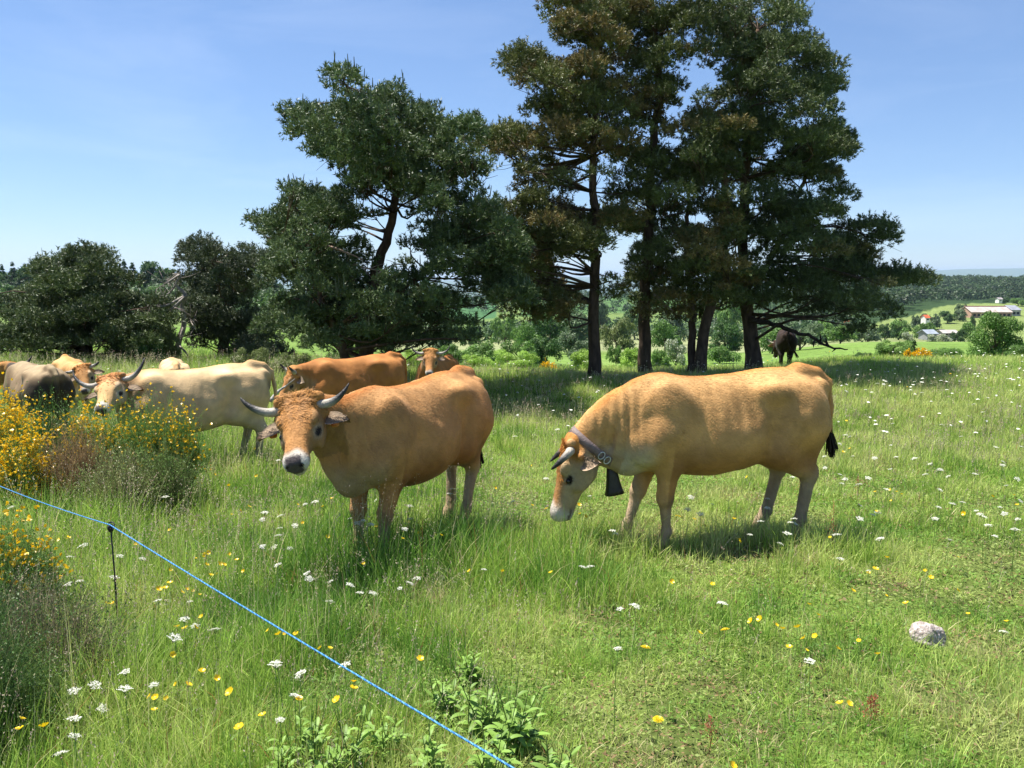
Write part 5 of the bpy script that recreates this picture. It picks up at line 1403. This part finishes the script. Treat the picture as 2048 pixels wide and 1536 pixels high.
def flowers():
    rng = np.random.default_rng(4321)
    hawk = [(1291, 1296), (1450, 1264), (1316, 1440)]
    but = [(88, 1457), (43, 1443), (38, 1460), (1618, 1209), (1636, 1230), (1705, 1182), (1772, 1193), (1737, 1148), (1812, 1210), (1850, 1143), (1862, 1158), (1915, 1185), (1675, 1298), (1718, 1282), (1756, 1310), (1595, 1258), (1608, 1278), (1552, 1254), (1565, 1258),
           (1502, 1243), (1520, 1242), (1613, 1303), (1578, 1298), (1630, 1276), (1343, 1166), (1398, 1270), (1425, 1172), (1680, 1412), (1698, 1410), (1465, 1532), (2013, 1247), (1936, 1231), (707, 1366), (707, 1378), (840, 1320), (352, 1370), (376, 1371), (404, 1347), (434, 1357),
           (461, 1388), (311, 1399), (300, 1397), (332, 1398), (309, 1425), (597, 1403), (674, 1405), (479, 1460), (525, 1432), (346, 1310), (390, 1255), (370, 1258), (354, 1255), (403, 1235), (374, 1181), (386, 1184), (363, 1186), (318, 1180), (331, 1178), (340, 1170), (400, 1192),
           (392, 1119), (372, 1110), (410, 1110), (417, 1107), (457, 1109), (474, 1121), (433, 1149), (421, 1152), (440, 1130), (448, 1131), (340, 1141), (271, 1091), (557, 1271), (570, 1270), (592, 1268), (640, 1300), (660, 1298), (536, 1262), (213, 1207), (227, 1208), (211, 1325),
           (340, 1060), (480, 1023), (498, 1015), (463, 1032), (605, 1048), (646, 1013), (595, 1010), (328, 1004), (1158, 1012), (1160, 1028), (1171, 1033), (1130, 1042), (1122, 1032), (1358, 1034), (1388, 1040), (1409, 1053), (1476, 1008), (1341, 978), (1494, 956), (1537, 970), (1750, 985), (1780, 980),
           (1793, 984), (1803, 990), (1782, 1003), (1064, 1011), (836, 1066), (843, 1062), (870, 1073), (850, 1050), (1916, 1117), (1985, 995), (1660, 1075), (805, 1080)]
    umb = [(205, 1419), (150, 1477), (250, 1345), (250, 1378), (148, 1384), (190, 1372), (148, 1440), (122, 1512), (307, 1370), (555, 1333), (550, 1330), (1236, 1300), (1444, 1210), (1736, 1143), (2006, 1265), (140, 1117), (137, 1170), (160, 1163), (160, 1095), (170, 1090), (240, 1114), (285, 1118), (228, 1156),
           (380, 1207), (316, 1202), (390, 1252), (430, 1262), (350, 1280), (368, 1240), (590, 1395), (600, 1350), (560, 1442), (690, 1330), (1165, 1137), (1180, 1135), (968, 1140), (800, 1178), (834, 1160), (820, 1167), (746, 1188), (720, 1186), (700, 1172), (613, 1150), (555, 1132), (548, 1096), (580, 1100),
           (524, 1096), (618, 1158), (661, 1165), (660, 1205), (716, 1050), (742, 1050), (630, 1006), (610, 1010), (590, 1052), (558, 1072), (560, 1058), (525, 1093), (820, 1040), (812, 1050), (819, 1012), (560, 1033), (590, 1053), (700, 1040), (1375, 1020), (1382, 995), (1225, 1064), (1230, 1068),
           (1535, 998), (1690, 960), (1648, 914), (1650, 937), (1680, 950), (1771, 980), (1775, 980), (1720, 1013), (1720, 1038), (1745, 1030), (1755, 1028), (1588, 1040), (1580, 1045), (1575, 1070), (1560, 1088), (1500, 1070), (1590, 1048), (1780, 940), (1760, 1078), (1680, 1120), (1240, 1220), (1270, 1215),
           (1620, 1325), (1950, 950), (1905, 1010), (1925, 1005), (1880, 980), (1960, 1030), (2000, 1015), (2035, 1040), (1850, 950), (1870, 1040), (1990, 1075), (2030, 1060), (1900, 1080), (1180, 850), (1210, 845), (1195, 858), (1160, 870), (1230, 852), (1145, 855), (1250, 848), (1115, 860), (40, 1000), (22, 1015), (60, 985), (205, 860)]
    for i, (x, y) in enumerate(hawk): flower('hawk', x, y, [.30, .26, .14][i], rng, tilt=.15)
    for x, y in but: flower('butter', x, y, float(rng.uniform(.12, .30)), rng, tilt=.5)
    for x, y in umb: flower('umbel', x, y, float(rng.uniform(.18, .38)), rng, tilt=.2)
    # scattered ones across the middle distance
    for _ in range(90):
        x = rng.uniform(0, 2048) ** 1; y = 762 + 320 * rng.random() ** 1.3
        if rng.random() < .5: x = rng.uniform(1660, 2048)
        flower('umbel', x, y, float(rng.uniform(.25, .42)), rng, tilt=.2)
    for _ in range(45):
        x = rng.uniform(300, 2048); y = 850 + 300 * rng.random()
        flower('butter', x, y, float(rng.uniform(.15, .34)), rng, tilt=.5)
    ranks = ["leftmost", "second from left", "third from left", "fourth from left", "fifth from left", "sixth from left", "seventh from left", "eighth from left", "ninth from left", "tenth from left"] + [w + " from left" for w in "eleventh twelfth thirteenth fourteenth fifteenth sixteenth seventeenth eighteenth nineteenth twentieth".split()]
    gr = {}
    for lab, zone, px, o in FL: gr.setdefault((lab, zone), []).append((px, o))
    for (lab, zone), L in gr.items():
        L.sort(key=lambda t: t[0])
        if 1 < len(L) <= 20:
            for k, (_, o) in enumerate(L):
                w = ("rightmost" if k == len(L) - 1 else ranks[k])
                o["label"] = " ".join((w + " " + lab + " " + zone).split()[:16])
    # the countless far ones read as flecks
    B = MB(); n = 900; x, y = view_points(rng, n, 11, 27, .6); k = rng.random(n) < .55 + .4 * sstep(x / y, .2, .5); x, y = x[k], y[k]; n = len(x)
    z = G(x, y) + rng.uniform(.25, .42, n)
    for i in range(n):
        R = rng.uniform(.018, .04); yl = rng.random() < .12; c = (.8, .5, .02) if yl else (.8, .79, .7); a = np.linspace(0, 6.28, 7)[:-1]
        V = np.array([(x[i] + math.cos(t) * R, y[i] + math.sin(t) * R, z[i] + rng.normal(0, .006)) for t in a] + [(x[i], y[i], z[i] + .012)])
        B.add(V, np.array([(j, (j + 1) % 6, 6) for j in range(6)]), c)
        B.add([(x[i] - .003, y[i], z[i]), (x[i] + .003, y[i], z[i]), (x[i] + .003, y[i], z[i] - .35), (x[i] - .003, y[i], z[i] - .35)], np.array([[0, 1, 2, 3]]), (.12, .2, .05))
    o = B.obj("distant_wildflowers", M_FLORET, smooth=False); tag(o, "countless tiny white and yellow flowers in the far grass", None, None, "stuff")
flowers()

def lance_leaf(b, p, d, L, W, col, droop=.35, n=5):
    d = unit(d); s = unit(np.cross(d, (0, 0, 1.))); rows = []
    for i in range(n + 1):
        t = i / n; w = W * math.sin(math.pi * min(.999, t * .92 + .06)) ** .8
        c = p + d * L * t + np.array([0, 0, -droop * L * t * t])
        rows += [c - s * w + np.array([0, 0, w * .35]), c, c + s * w + np.array([0, 0, w * .35])]
    f = [(i * 3 + j, i * 3 + j + 1, i * 3 + j + 4, i * 3 + j + 3) for i in range(n) for j in range(2)]
    b.add(rows, np.array(f), col)

def leafy_plants():
    rng = np.random.default_rng(55)
    L = [(1035, 1470, 1.25, "tall leafy plant with broad leaves right of the blue rope's near end"), (955, 1440, 1.15, "leafy lance-leaved plant beside the rope, left of the tallest leafy plant"), (985, 1530, .9, "leafy plant at the bottom edge under the rope's near end"), (890, 1400, .75, "small leafy plant just beyond the rope, above its lower half"),
         (860, 1530, .8, "leafy plant on the near side of the rope at the bottom edge, nearest the middle"), (700, 1520, .9, "leafy plant at the bottom edge left of the rope's near half"), (615, 1500, .9, "broad leafy plant at the bottom left, second from the middle"), (770, 1480, .7, "small leafy plant close under the rope at lower middle"),
         (655, 1545, .8, "leafy plant cut by the bottom edge left of middle"), (940, 1325, .6, "slender leafy plant with narrow leaves beyond the rope"), (1105, 1545, .7, "leafy plant at the bottom edge right of the rope end"), (560, 1540, .7, "leafy plant at the bottom edge, leftmost of the leafy group")]
    for px, py, s, lab in L:
        p = on_ground(px, py + 40, 0); o = empty("leafy_plant", tuple(p), lab, "plant", "leafy plants in the foreground", rng.uniform(0, 6.28))
        st, lf = MB(), MB(); ns = int(5 + 3 * s)
        for k in range(ns):
            a = rng.uniform(0, 6.28); r = rng.uniform(0, .05) * s; b0 = np.array([math.cos(a) * r, math.sin(a) * r, -.01]); H = rng.uniform(.16, .36) * s
            ln = rng.normal(0, .18, 2); pts = np.array([b0 + np.array([ln[0] * t * H, ln[1] * t * H, H * t]) for t in np.linspace(0, 1, 6)])
            st.tube(pts, np.linspace(.0028, .0012, 6), 5, (.12, .20, .05))
            for j in range(int(7 + 4 * rng.random())):
                t = (j + .5) / 12; pp = b0 + np.array([ln[0] * t * H, ln[1] * t * H, H * t]); an = j * 2.4 + a
                Ll = (.095 - .055 * t) * rng.uniform(.7, 1.25) * (.8 + .3 * s)
                lance_leaf(lf, pp, np.array([math.cos(an), math.sin(an), .45 + .6 * t]), Ll, Ll * .135, np.array((.22, .36, .07)) * rng.uniform(.75, 1.25), rng.uniform(.1, .6))
        if s > 1:
            for _ in range(4):
                an = rng.uniform(0, 6.28); lance_leaf(lf, np.array([0, 0, .06]), np.array([math.cos(an), math.sin(an), .5]), .12, .026, np.array((.09, .17, .05)), .5, 7)
        st.obj("stems", M_GRASS, o); lf.obj("leaves", M_LEAF, o)
    # sorrel spikes
    for i, (px, py, h, lab) in enumerate([(1600, 935, .48, "rust red sorrel spike in front of the grazing cow's hind leg"), (1668, 1010, .42, "dark red sorrel spike in the grazing cow's shadow"), (1716, 955, .3, "thin reddish sorrel spike right of the grazing cow's tail"), (1740, 1400, .15, "short reddish sorrel spike below the granite rock"), (1420, 1440, .15, "small reddish sorrel spike in the lower middle"), (1750, 1395, .16, "reddish sorrel spike nearest the granite rock's lower left")]):
        p = on_ground(px, py, h); g = Gs(p.x, p.y); o = empty("sorrel", (p.x, p.y, g), lab, "plant", "red sorrel spikes")
        st = MB(); hd = MB(); st.tube([(0, 0, 0), (.01, 0, h * .5), (.0, .01, h)], [.002, .0016, .001], 4, (.30, .14, .07)); st.obj("stem", M_GRASS, o)
        for _ in range(150):
            t = rng.uniform(.45, 1.05); r = .022 * (1.15 - t) * 1.6; c = np.array([rng.normal(0, r), rng.normal(0, r), h * t]); q = rng.uniform(.002, .0045); u = unit(rng.normal(0, 1, 3)); v = unit(np.cross(u, rng.normal(0, 1, 3)))
            hd.add([c + u * q, c + v * q, c - u * q, c - v * q], np.array([[0, 1, 2, 3]]), np.array((.38, .13, .07)) * rng.uniform(.7, 1.3))
        hd.obj("seed_head", M_GRASS, o)
leafy_plants()
# ---------------------------------------------------------------- broom, dry shrubs, rope, stake, rock, farm
def shrub(name, label, cat, px, ytop, ybase, wpx, Y, stem_col, flower=0.0, n=420, seed=1, leaves=2600, leaf_col=(.12, .23, .05), group=None, lean=.5, thick=.0028, flower_col=(.90, .58, .012)):
    rng = np.random.default_rng(seed); p = P(px, ybase, Y); g = Gs(p.x, p.y); H = max(.25, P(px, ytop, Y).z - g); R = wpx * mpp(Y) / 2
    o = empty(name, (p.x, p.y, g - .02), label, cat, group)
    n = int(n * 1.0); a = rng.uniform(0, 6.28, n); r = np.sqrt(rng.random(n)) * R * .35
    b0 = np.stack([np.cos(a) * r, np.sin(a) * r, np.zeros(n)], 1)
    ra = np.sqrt(rng.random(n)); a2 = a + rng.normal(0, .4, n)
    hh = H * np.sqrt(np.maximum(.05, 1 - (ra * .92) ** 2)) * rng.uniform(.6, 1.08, n)
    tip = np.stack([np.cos(a2) * ra * R, np.sin(a2) * ra * R, hh], 1)
    mid = b0 * .4 + tip * .5 + np.stack([rng.normal(0, .03, n), rng.normal(0, .03, n), H * .14 * np.ones(n)], 1) + b0 * .1
    B = MB(); wv = np.cross(tip - b0, rng.normal(0, 1, (n, 3))); wv /= np.linalg.norm(wv, axis=1)[:, None] + 1e-9; wv *= thick
    V = np.stack([b0 - wv, b0 + wv, mid - wv * .8, mid + wv * .8, tip], 1).reshape(-1, 3); k = np.arange(n)[:, None] * 5
    C = np.repeat(np.array(stem_col) * rng.uniform(.6, 1.35, (n, 1)), 5, axis=0)
    B.add(V, [k + np.array([[0, 1, 3, 2]]), k + np.array([[2, 3, 4]])], C)
    # side twigs, nearly parallel
    m = n * 5; i = rng.integers(0, n, m); t = rng.uniform(.35, 1, m)[:, None]
    s = np.where(t < .5, b0[i] + (mid[i] - b0[i]) * t * 2, mid[i] + (tip[i] - mid[i]) * (t - .5) * 2)
    d = (tip[i] - mid[i]); d /= np.linalg.norm(d, axis=1)[:, None] + 1e-9; d = d + rng.normal(0, lean * .6, (m, 3)); L = rng.uniform(.06, .17, (m, 1)) * (H / .7)
    e = s + d * L; wv = np.cross(d, rng.normal(0, 1, (m, 3))); wv /= np.linalg.norm(wv, axis=1)[:, None] + 1e-9; wv *= thick * .6
    V = np.stack([s - wv, s + wv, e], 1).reshape(-1, 3); B.add(V, np.arange(len(V)).reshape(-1, 3), np.repeat(np.array(stem_col) * rng.uniform(.65, 1.4, (m, 1)), 3, axis=0))
    B.obj("twigs", M_GRASS, o, smooth=False)
    if leaves:
        j = rng.integers(0, m, leaves); c = s[j] + (e[j] - s[j]) * rng.random((leaves, 1)) + rng.normal(0, .006, (leaves, 3))
        u = rng.normal(0, 1, (leaves, 3)) + np.array([0, 0, .8]); u /= np.linalg.norm(u, axis=1)[:, None]; v = np.cross(u, rng.normal(0, 1, (leaves, 3))); v /= np.linalg.norm(v, axis=1)[:, None]
        q = rng.uniform(.005, .012, (leaves, 1)) * (Y / 7) ** .4; V = np.stack([c - u * q, c - v * q * .4, c + u * q, c + v * q * .4], 1).reshape(-1, 3)
        B = MB(); B.add(V, np.arange(len(V)).reshape(-1, 4), np.repeat(np.array(leaf_col) * rng.uniform(.65, 1.5, (leaves, 1)), 4, axis=0)); B.obj("leaves", M_LEAF, o, smooth=False)
    if flower > 0:
        nf = int(flower * 900); j = rng.integers(0, m, nf * 3); zf = e[j, 2] / H; j = j[(zf > rng.uniform(.1, .95, len(j)))][:nf]; nf = len(j)
        # flowers crowd on some sprays
        cl = fbm(e[j, 0] * 9 + seed, e[j, 2] * 9, 5, 2); j = j[(cl > .40) | (rng.random(nf) < .35)]; nf = len(j)
        c = s[j] + (e[j] - s[j]) * rng.random((nf, 1)) + rng.normal(0, .010, (nf, 3)); B = MB()
        for rep in range(3):
            u = rng.normal(0, 1, (nf, 3)) + np.array([0, -.3, .4]); u /= np.linalg.norm(u, axis=1)[:, None]; v = np.cross(u, rng.normal(0, 1, (nf, 3))); v /= np.linalg.norm(v, axis=1)[:, None]
            q = rng.uniform(.008, .0155, (nf, 1)) * max(1, (Y / 7) ** .5); cc = c + rng.normal(0, .004, (nf, 3))
            V = np.stack([cc - u * q, cc - v * q * .7, cc + u * q, cc + v * q * .7], 1).reshape(-1, 3)
            B.add(V, np.arange(len(V)).reshape(-1, 4), np.repeat(np.array(flower_col) * rng.uniform(.75, 1.12, (nf, 1)), 4, axis=0))
        B.obj("blossom", M_PETAL, o, smooth=False)
    return o
GBR = "broom shrubs on the left"
GREEN = (.13, .235, .06); BR = (.17, .115, .08)
shrub("broom_shrub", "broom shrub thick with yellow blossom at the left edge below the grey-brown cow", "shrub", 15, 782, 960, 170, 7.5, GREEN, 3.4, 480, 1, 3200, group=GBR)
shrub("broom_shrub", "low yellow broom at the left edge, lower of the two yellow masses", "shrub", 50, 862, 985, 120, 6.8, GREEN, 2.4, 320, 2, 2200, group=GBR)
shrub("broom_shrub", "small yellow broom left of the cream cow's muzzle", "shrub", 172, 815, 925, 90, 7.5, GREEN, 1.2, 260, 3, 1800, group=GBR)
shrub("broom_shrub", "broom with scattered yellow blossom directly below the cream cow's muzzle", "shrub", 235, 806, 945, 120, 7.4, GREEN, .8, 420, 4, 3000, group=GBR)
shrub("broom_shrub", "broom with yellow tips in front of the cream cow's shoulder", "shrub", 298, 798, 960, 120, 7.3, GREEN, .7, 460, 5, 3400, group=GBR)
shrub("broom_shrub", "rightmost broom with yellow tips in front of the cream cow's belly", "shrub", 358, 800, 965, 100, 7.4, GREEN, .7, 420, 6, 3000, group=GBR)
shrub("broom_shrub", "dark green broom without blossom behind the grey-brown cow's hind legs", "shrub", 100, 785, 900, 90, 8.2, (.05, .11, .03), .06, 300, 7, 2600, group=GBR)
shrub("broom_shrub", "dark green upright broom sprig left of the cream cow's face", "shrub", 140, 800, 900, 50, 8.0, (.05, .11, .03), .05, 140, 8, 1300, group=GBR)
shrub("broom_shrub", "near broom with a few large yellow blossoms at the left edge under the rope", "shrub", 8, 1010, 1330, 220, 4.1, GREEN, .62, 520, 9, 4200, group=GBR, thick=.0022)
shrub("broom_shrub", "sparse near broom between the left edge and the fence stake", "shrub", 85, 1060, 1300, 110, 4.25, GREEN, .14, 300, 10, 2400, group=GBR, thick=.002)
GD = "dry shrubs on the left"
shrub("dry_shrub", "brown dry heather mound between the yellow brooms", "shrub", 150, 848, 985, 170, 7.0, (.25, .17, .09), 0, 560, 11, 4200, (.20, .15, .07), GD)
shrub("dry_shrub", "greenish brown scrub in front of the brooms, left of centre of the thicket", "shrub", 240, 885, 1010, 170, 6.7, (.20, .20, .09), 0, 420, 12, 4600, (.22, .30, .09), GD)
shrub("dry_shrub", "dark scrub at the right foot of the broom thicket", "shrub", 335, 885, 1000, 130, 6.9, (.15, .18, .07), 0, 360, 13, 4200, (.15, .25, .06), GD)
shrub("dry_shrub", "grey dry tangle of dead stems at the lower left, left of the stake's foot", "shrub", 110, 1150, 1440, 330, 3.35, (.19, .16, .10), 0, 420, 14, 6500, (.08, .14, .04), GD, lean=.9, thick=.0018)  # leaf colour darkened to stand in for the broom's shade
shrub("dry_shrub", "dark dead stems in the bottom left corner", "shrub", -30, 1170, 1500, 260, 3.2, (.11, .10, .06), 0, 420, 15, 7000, (.05, .10, .03), GD, lean=.9, thick=.002)  # stem and leaf colours darkened for a shaded hollow
shrub("shade_clump", "added dark shrub at the bottom left edge, placed to cast shade on the corner", "plant", -50, 1130, 1640, 300, 2.75, (.10, .17, .05), 0, 420, 19, 9000, (.07, .14, .035), GD, thick=.002)  # added shrub, partly out of frame, put there to shade the corner
shrub("shade_clump", "added leafy weeds between the dead tangle and the lower left edge, coloured as shade", "plant", 60, 1300, 1560, 190, 2.95, (.13, .19, .06), 0, 300, 20, 6000, (.09, .17, .04), GD, thick=.002)  # added weeds, their dark colour paints the corner's shade
shrub("broom_shrub", "bright yellow-orange broom clump on the right below the dark small conifer", "shrub", 1842, 697, 735, 34, 28, GREEN, 1.0, 160, 16, 500, group="broom on the right")
shrub("broom_shrub", "tiny yellow broom sprig left of the bright yellow clump on the right", "shrub", 1816, 700, 732, 18, 28, GREEN, .35, 60, 17, 300, group="broom on the right")
shrub("broom_shrub", "yellow-tipped broom sprig beyond the meadow edge left of the slender pine", "shrub", 1096, 722, 760, 40, 30, GREEN, .5, 120, 18, 700, group="broom behind")
leafy("small_conifer", "small dark conifer standing over the yellow broom on the right", "tree", 1826, 678, 730, 30, 28.5, 'conifer', 'dark', None, 3, 2600, .03)

def rope_and_stake():
    top = P(221, 1050, 4.0); g = Gs(top.x, top.y)
    st = empty("fence_stake", (top.x, top.y, g), "thin black electric-fence stake with insulator holding the blue rope", "stake")
    b = MB(); h = top.z - g; b.tube([(0, 0, -.1), (.004, 0, h * .5), (0, 0, h)], [.0045, .0042, .004], 8, (.025, .025, .027)); b.obj("rod", M_METAL, st)
    i = MB(); i.tube([(0, 0, h - .035), (0, 0, h - .02), (0, 0, h - .005), (0, 0, h + .004)], [.010, .017, .016, .008], 12, (.02, .02, .022))
    i.tube([(.0, -.012, h - .018), (.018, -.022, h - .012), (.026, -.01, h + .004), (.014, .0, h + .014), (-.012, .006, h + .012)], [.004] * 5, 8, (.02, .02, .022)); i.obj("insulator", M_LEATHER, st)
    left = P(-20, 955, 5.6); right = P(1040, 1536, 1.78)
    dirr = (right - top); end = top + dirr * 1.45
    far = top + (left - top) * 1.6
    pts = []
    def span(a, c, sag, n):
        for k in range(n):
            t = k / n; q = a.lerp(c, t); q.z -= sag * 4 * t * (1 - t); pts.append(np.array(q))
    span(far, top + Vector((0, -.008, .004)), .035, 260); span(top + Vector((0, -.008, .004)), end, .012, 420); pts.append(np.array(end))
    pts = np.array(pts); rb = MB()
    # three strands laid round one another, one of them pale
    L = np.concatenate([[0], np.cumsum(np.linalg.norm(np.diff(pts, axis=0), axis=1))]); T = np.gradient(pts, axis=0); T /= np.linalg.norm(T, axis=1)[:, None]
    A = np.cross(T, (0, 0, 1.)); A /= np.linalg.norm(A, axis=1)[:, None]; Bv = np.cross(T, A)
    for k, c in enumerate(((.02, .13, .38), (.03, .21, .50), (.12, .34, .60))):
        ph = L / .030 * 6.283 + k * 2.094
        rb.tube(pts + (A * np.cos(ph)[:, None] + Bv * np.sin(ph)[:, None]) * .0016, .0019, 6, c)
    for s in range(0, 0): pass
    # frayed conductor threads
    rng = np.random.default_rng(3)
    for _ in range(500):
        q = pts[rng.integers(150, len(pts) - 1)]; e = q + rng.normal(0, .005, 3); rb.tube([q, e], [.0004, .0003], 3, (.5, .6, .75))
    o = rb.obj("blue_rope", mat_col("rope_fibre", .55, 0, noise=(.25, 300), spec=.35)); tag(o, "taut blue electric-fence rope crossing the lower left foreground", "rope")
    # the next stake, outside the picture, that carries the near end
    s2 = empty("fence_stake", (end.x, end.y, Gs(end.x, end.y)), "fence stake carrying the near end of the rope", "stake")
    b = MB(); b.tube([(0, 0, -.1), (0, 0, end.z - Gs(end.x, end.y) + .01)], .0045, 8, (.025, .025, .027)); b.obj("rod", M_METAL, s2)
    s3 = empty("fence_stake", (far.x, far.y, Gs(far.x, far.y)), "fence stake carrying the far end of the rope", "stake")
    b = MB(); b.tube([(0, 0, -.1), (0, 0, far.z - Gs(far.x, far.y) + .01)], .0045, 8, (.025, .025, .027)); b.obj("rod", M_METAL, s3)
rope_and_stake()

def rock():
    rng = np.random.default_rng(12); c = ROCK_AT; fd = Field((-.18, -.14, -.09), (.18, .14, .14), .006)
    fd.ell((0, 0, .02), (.095, .065, .055), .02); fd.ell((-.035, 0, .045), (.05, .045, .035), .02); fd.ell((.055, .01, .03), (.045, .05, .04), .02); fd.ell((.0, -.02, -.01), (.085, .06, .04), .02)
    X, Y_, Z = np.meshgrid(*fd.ax, indexing='ij')
    for nrm, o in (((.2, -.9, .4), .062), ((-.7, -.4, .6), .088), ((.15, .1, 1), .074), ((.9, -.2, .35), .088), ((.35, -.5, .8), .080), ((-.95, .2, .1), .088), ((-.3, -.1, 1), .082)):
        nv = unit(nrm); fd.f = np.maximum(fd.f, (X * nv[0] + Y_ * nv[1] + Z * nv[2] - o).astype(np.float32))
    V, Q = fd.mesh(); Nn = vnorm(V, Q)
    V = V + Nn * ((.010 * (fbm(V[:, 0] * 30 + V[:, 2] * 17, V[:, 1] * 30 + V[:, 2] * 23, 3) - .5) + .004 * (fbm(V[:, 0] * 120, V[:, 2] * 120 + V[:, 1] * 90, 8, 2) - .5))[:, None])
    n1 = fbm(V[:, 0] * 40 + 5, V[:, 2] * 40 + V[:, 1] * 30, 9)[:, None]; n2 = fbm(V[:, 0] * 150, V[:, 2] * 150 + V[:, 1] * 130, 10, 2)[:, None]
    col = np.array((.42, .33, .28)) * (1 - n1) + np.array((.36, .32, .29)) * n1; col = col * (.75 + .5 * n2); col = np.where(n2 > .68, [[.60, .55, .52]], col); col = np.where(n2 < .28, [[.16, .14, .13]], col)
    b = MB(); b.add(V, Q, col); o = b.obj("granite_rock", M_ROCK); o.location = (c.x, c.y, c.z + .028); o.rotation_euler = (0, math.radians(12), .2); o.scale = (1.08,) * 3
    tag(o, "pale pinkish granite rock lying in the short grass at lower right", "rock")
rock()

# ------------------------------------------------ farm buildings
def house(name, label, px0, px1, yeave, ybase, Y, depth, roof_h, wall, roof, group, turn=0.0, openings=0, ridge_col=None, overhang=.4):
    a = P(px0, ybase, Y); c = P(px1, ybase, Y); g = min(Gs(a.x, a.y), Gs(c.x, c.y)); w = c.x - a.x; eh = (ybase - yeave) * mpp(Y)
    z0 = P((px0 + px1) / 2, ybase, Y).z
    o = empty(name, ((a.x + c.x) / 2, Y, z0 - .3), label, "building", group, turn)
    hw, d = w / 2, depth / 2; eh += .3
    b = MB(); b.add([(-hw, -d, -1), (hw, -d, -1), (hw, d, -1), (-hw, d, -1), (-hw, -d, eh), (hw, -d, eh), (hw, d, eh), (-hw, d, eh), (-hw, 0, eh + roof_h - .1), (hw, 0, eh + roof_h - .1)],
                    [np.array([(0, 1, 5, 4), (1, 2, 6, 5), (2, 3, 7, 6), (3, 0, 4, 7)]), np.array([(4, 8, 7), (5, 6, 9)])], wall)
    b.obj("wall", M_WALL, o, smooth=False)
    r = MB(); oh = overhang; t = .12
    for s in (-1, 1):
        y1, z1 = s * (d + oh), eh - oh * roof_h / d; Vr = []
        for dz in (0, t): Vr += [(-hw - oh, y1, z1 + dz), (hw + oh, y1, z1 + dz), (hw + oh, 0, eh + roof_h + dz), (-hw - oh, 0, eh + roof_h + dz)]
        r.add(Vr, np.array([(0, 1, 2, 3), (7, 6, 5, 4), (0, 4, 5, 1), (1, 5, 6, 2), (3, 2, 6, 7), (0, 3, 7, 4)]), roof)
    ro = r.obj("roof", M_WALL, o, smooth=False)
    if ridge_col:
        k = MB(); k.box((-hw - oh, -.35, eh + roof_h + .05), (hw + oh, .35, eh + roof_h + .38), ridge_col); k.obj("ridge", M_WALL, ro, smooth=False)
    for i in range(openings):
        x = -hw + (i + .7) * w / (openings + .4); wn_ = MB(); ww = min(.9, w / openings * .28); wn_.box((x - ww, -d - .06, eh * .38), (x + ww, -d + .05, eh * .72), (.03, .03, .035)); wn_.obj("window", M_WALL, o, smooth=False)
    return o
GF = "farm buildings across the valley"
house("barn", "long pinkish barn with pale roof on the far hillside", 1929, 2008, 623, 635, 400, 12, 2.4, (.42, .26, .19), (.42, .35, .32), GF, 0, 9, (.45, .20, .14))
house("barn", "short grey-roofed barn joined to the right end of the long barn", 2009, 2027, 619, 632, 404, 11, 2.0, (.45, .42, .38), (.24, .25, .29), GF, 0, 2)
house("hut", "small white hut with bright red roof on the hill field", 1846, 1855, 635, 641, 300, 2.6, .9, (.75, .72, .66), (.62, .13, .06), GF, .2, 1, None, .2)
house("shed", "low shed with bluish grey roof in the valley", 1844, 1866, 666, 670, 230, 3.5, .9, (.30, .30, .30), (.28, .31, .36), GF, .25, 2)
house("shed", "long low shed with pale pinkish roof right of the grey one", 1880, 1908, 665, 669, 235, 4, .7, (.40, .36, .32), (.38, .34, .32), GF, 0, 3)
house("house", "tiny white house on the hill above the barn", 1994, 2001, 598, 602, 520, 4, .9, (.78, .76, .70), (.30, .27, .27), GF, 0, 1)
house("house", "tiny reddish house glimpsed under the right-hand pine boughs", 1694, 1704, 646, 651, 250, 3.5, 1.0, (.48, .40, .34), (.50, .16, .09), GF, 0, 1)
# ---------------------------------------------------------------- air
def haze():
    b = MB(); b.box((-26000, -60, -420), (26000, 27500, 150))
    m, t, out = nmat("haze_air"); v = N(t, "ShaderNodeVolumePrincipled")
    v.inputs["Color"].default_value = (.62, .79, 1.0, 1); v.inputs["Density"].default_value = 6.5e-5; v.inputs["Anisotropy"].default_value = 0.2
    t.links.new(v.outputs[0], out.inputs["Volume"])
    o = b.obj("haze", m, smooth=False); tag(o, "bluish summer haze over the far hills", None, None, "stuff")
haze()
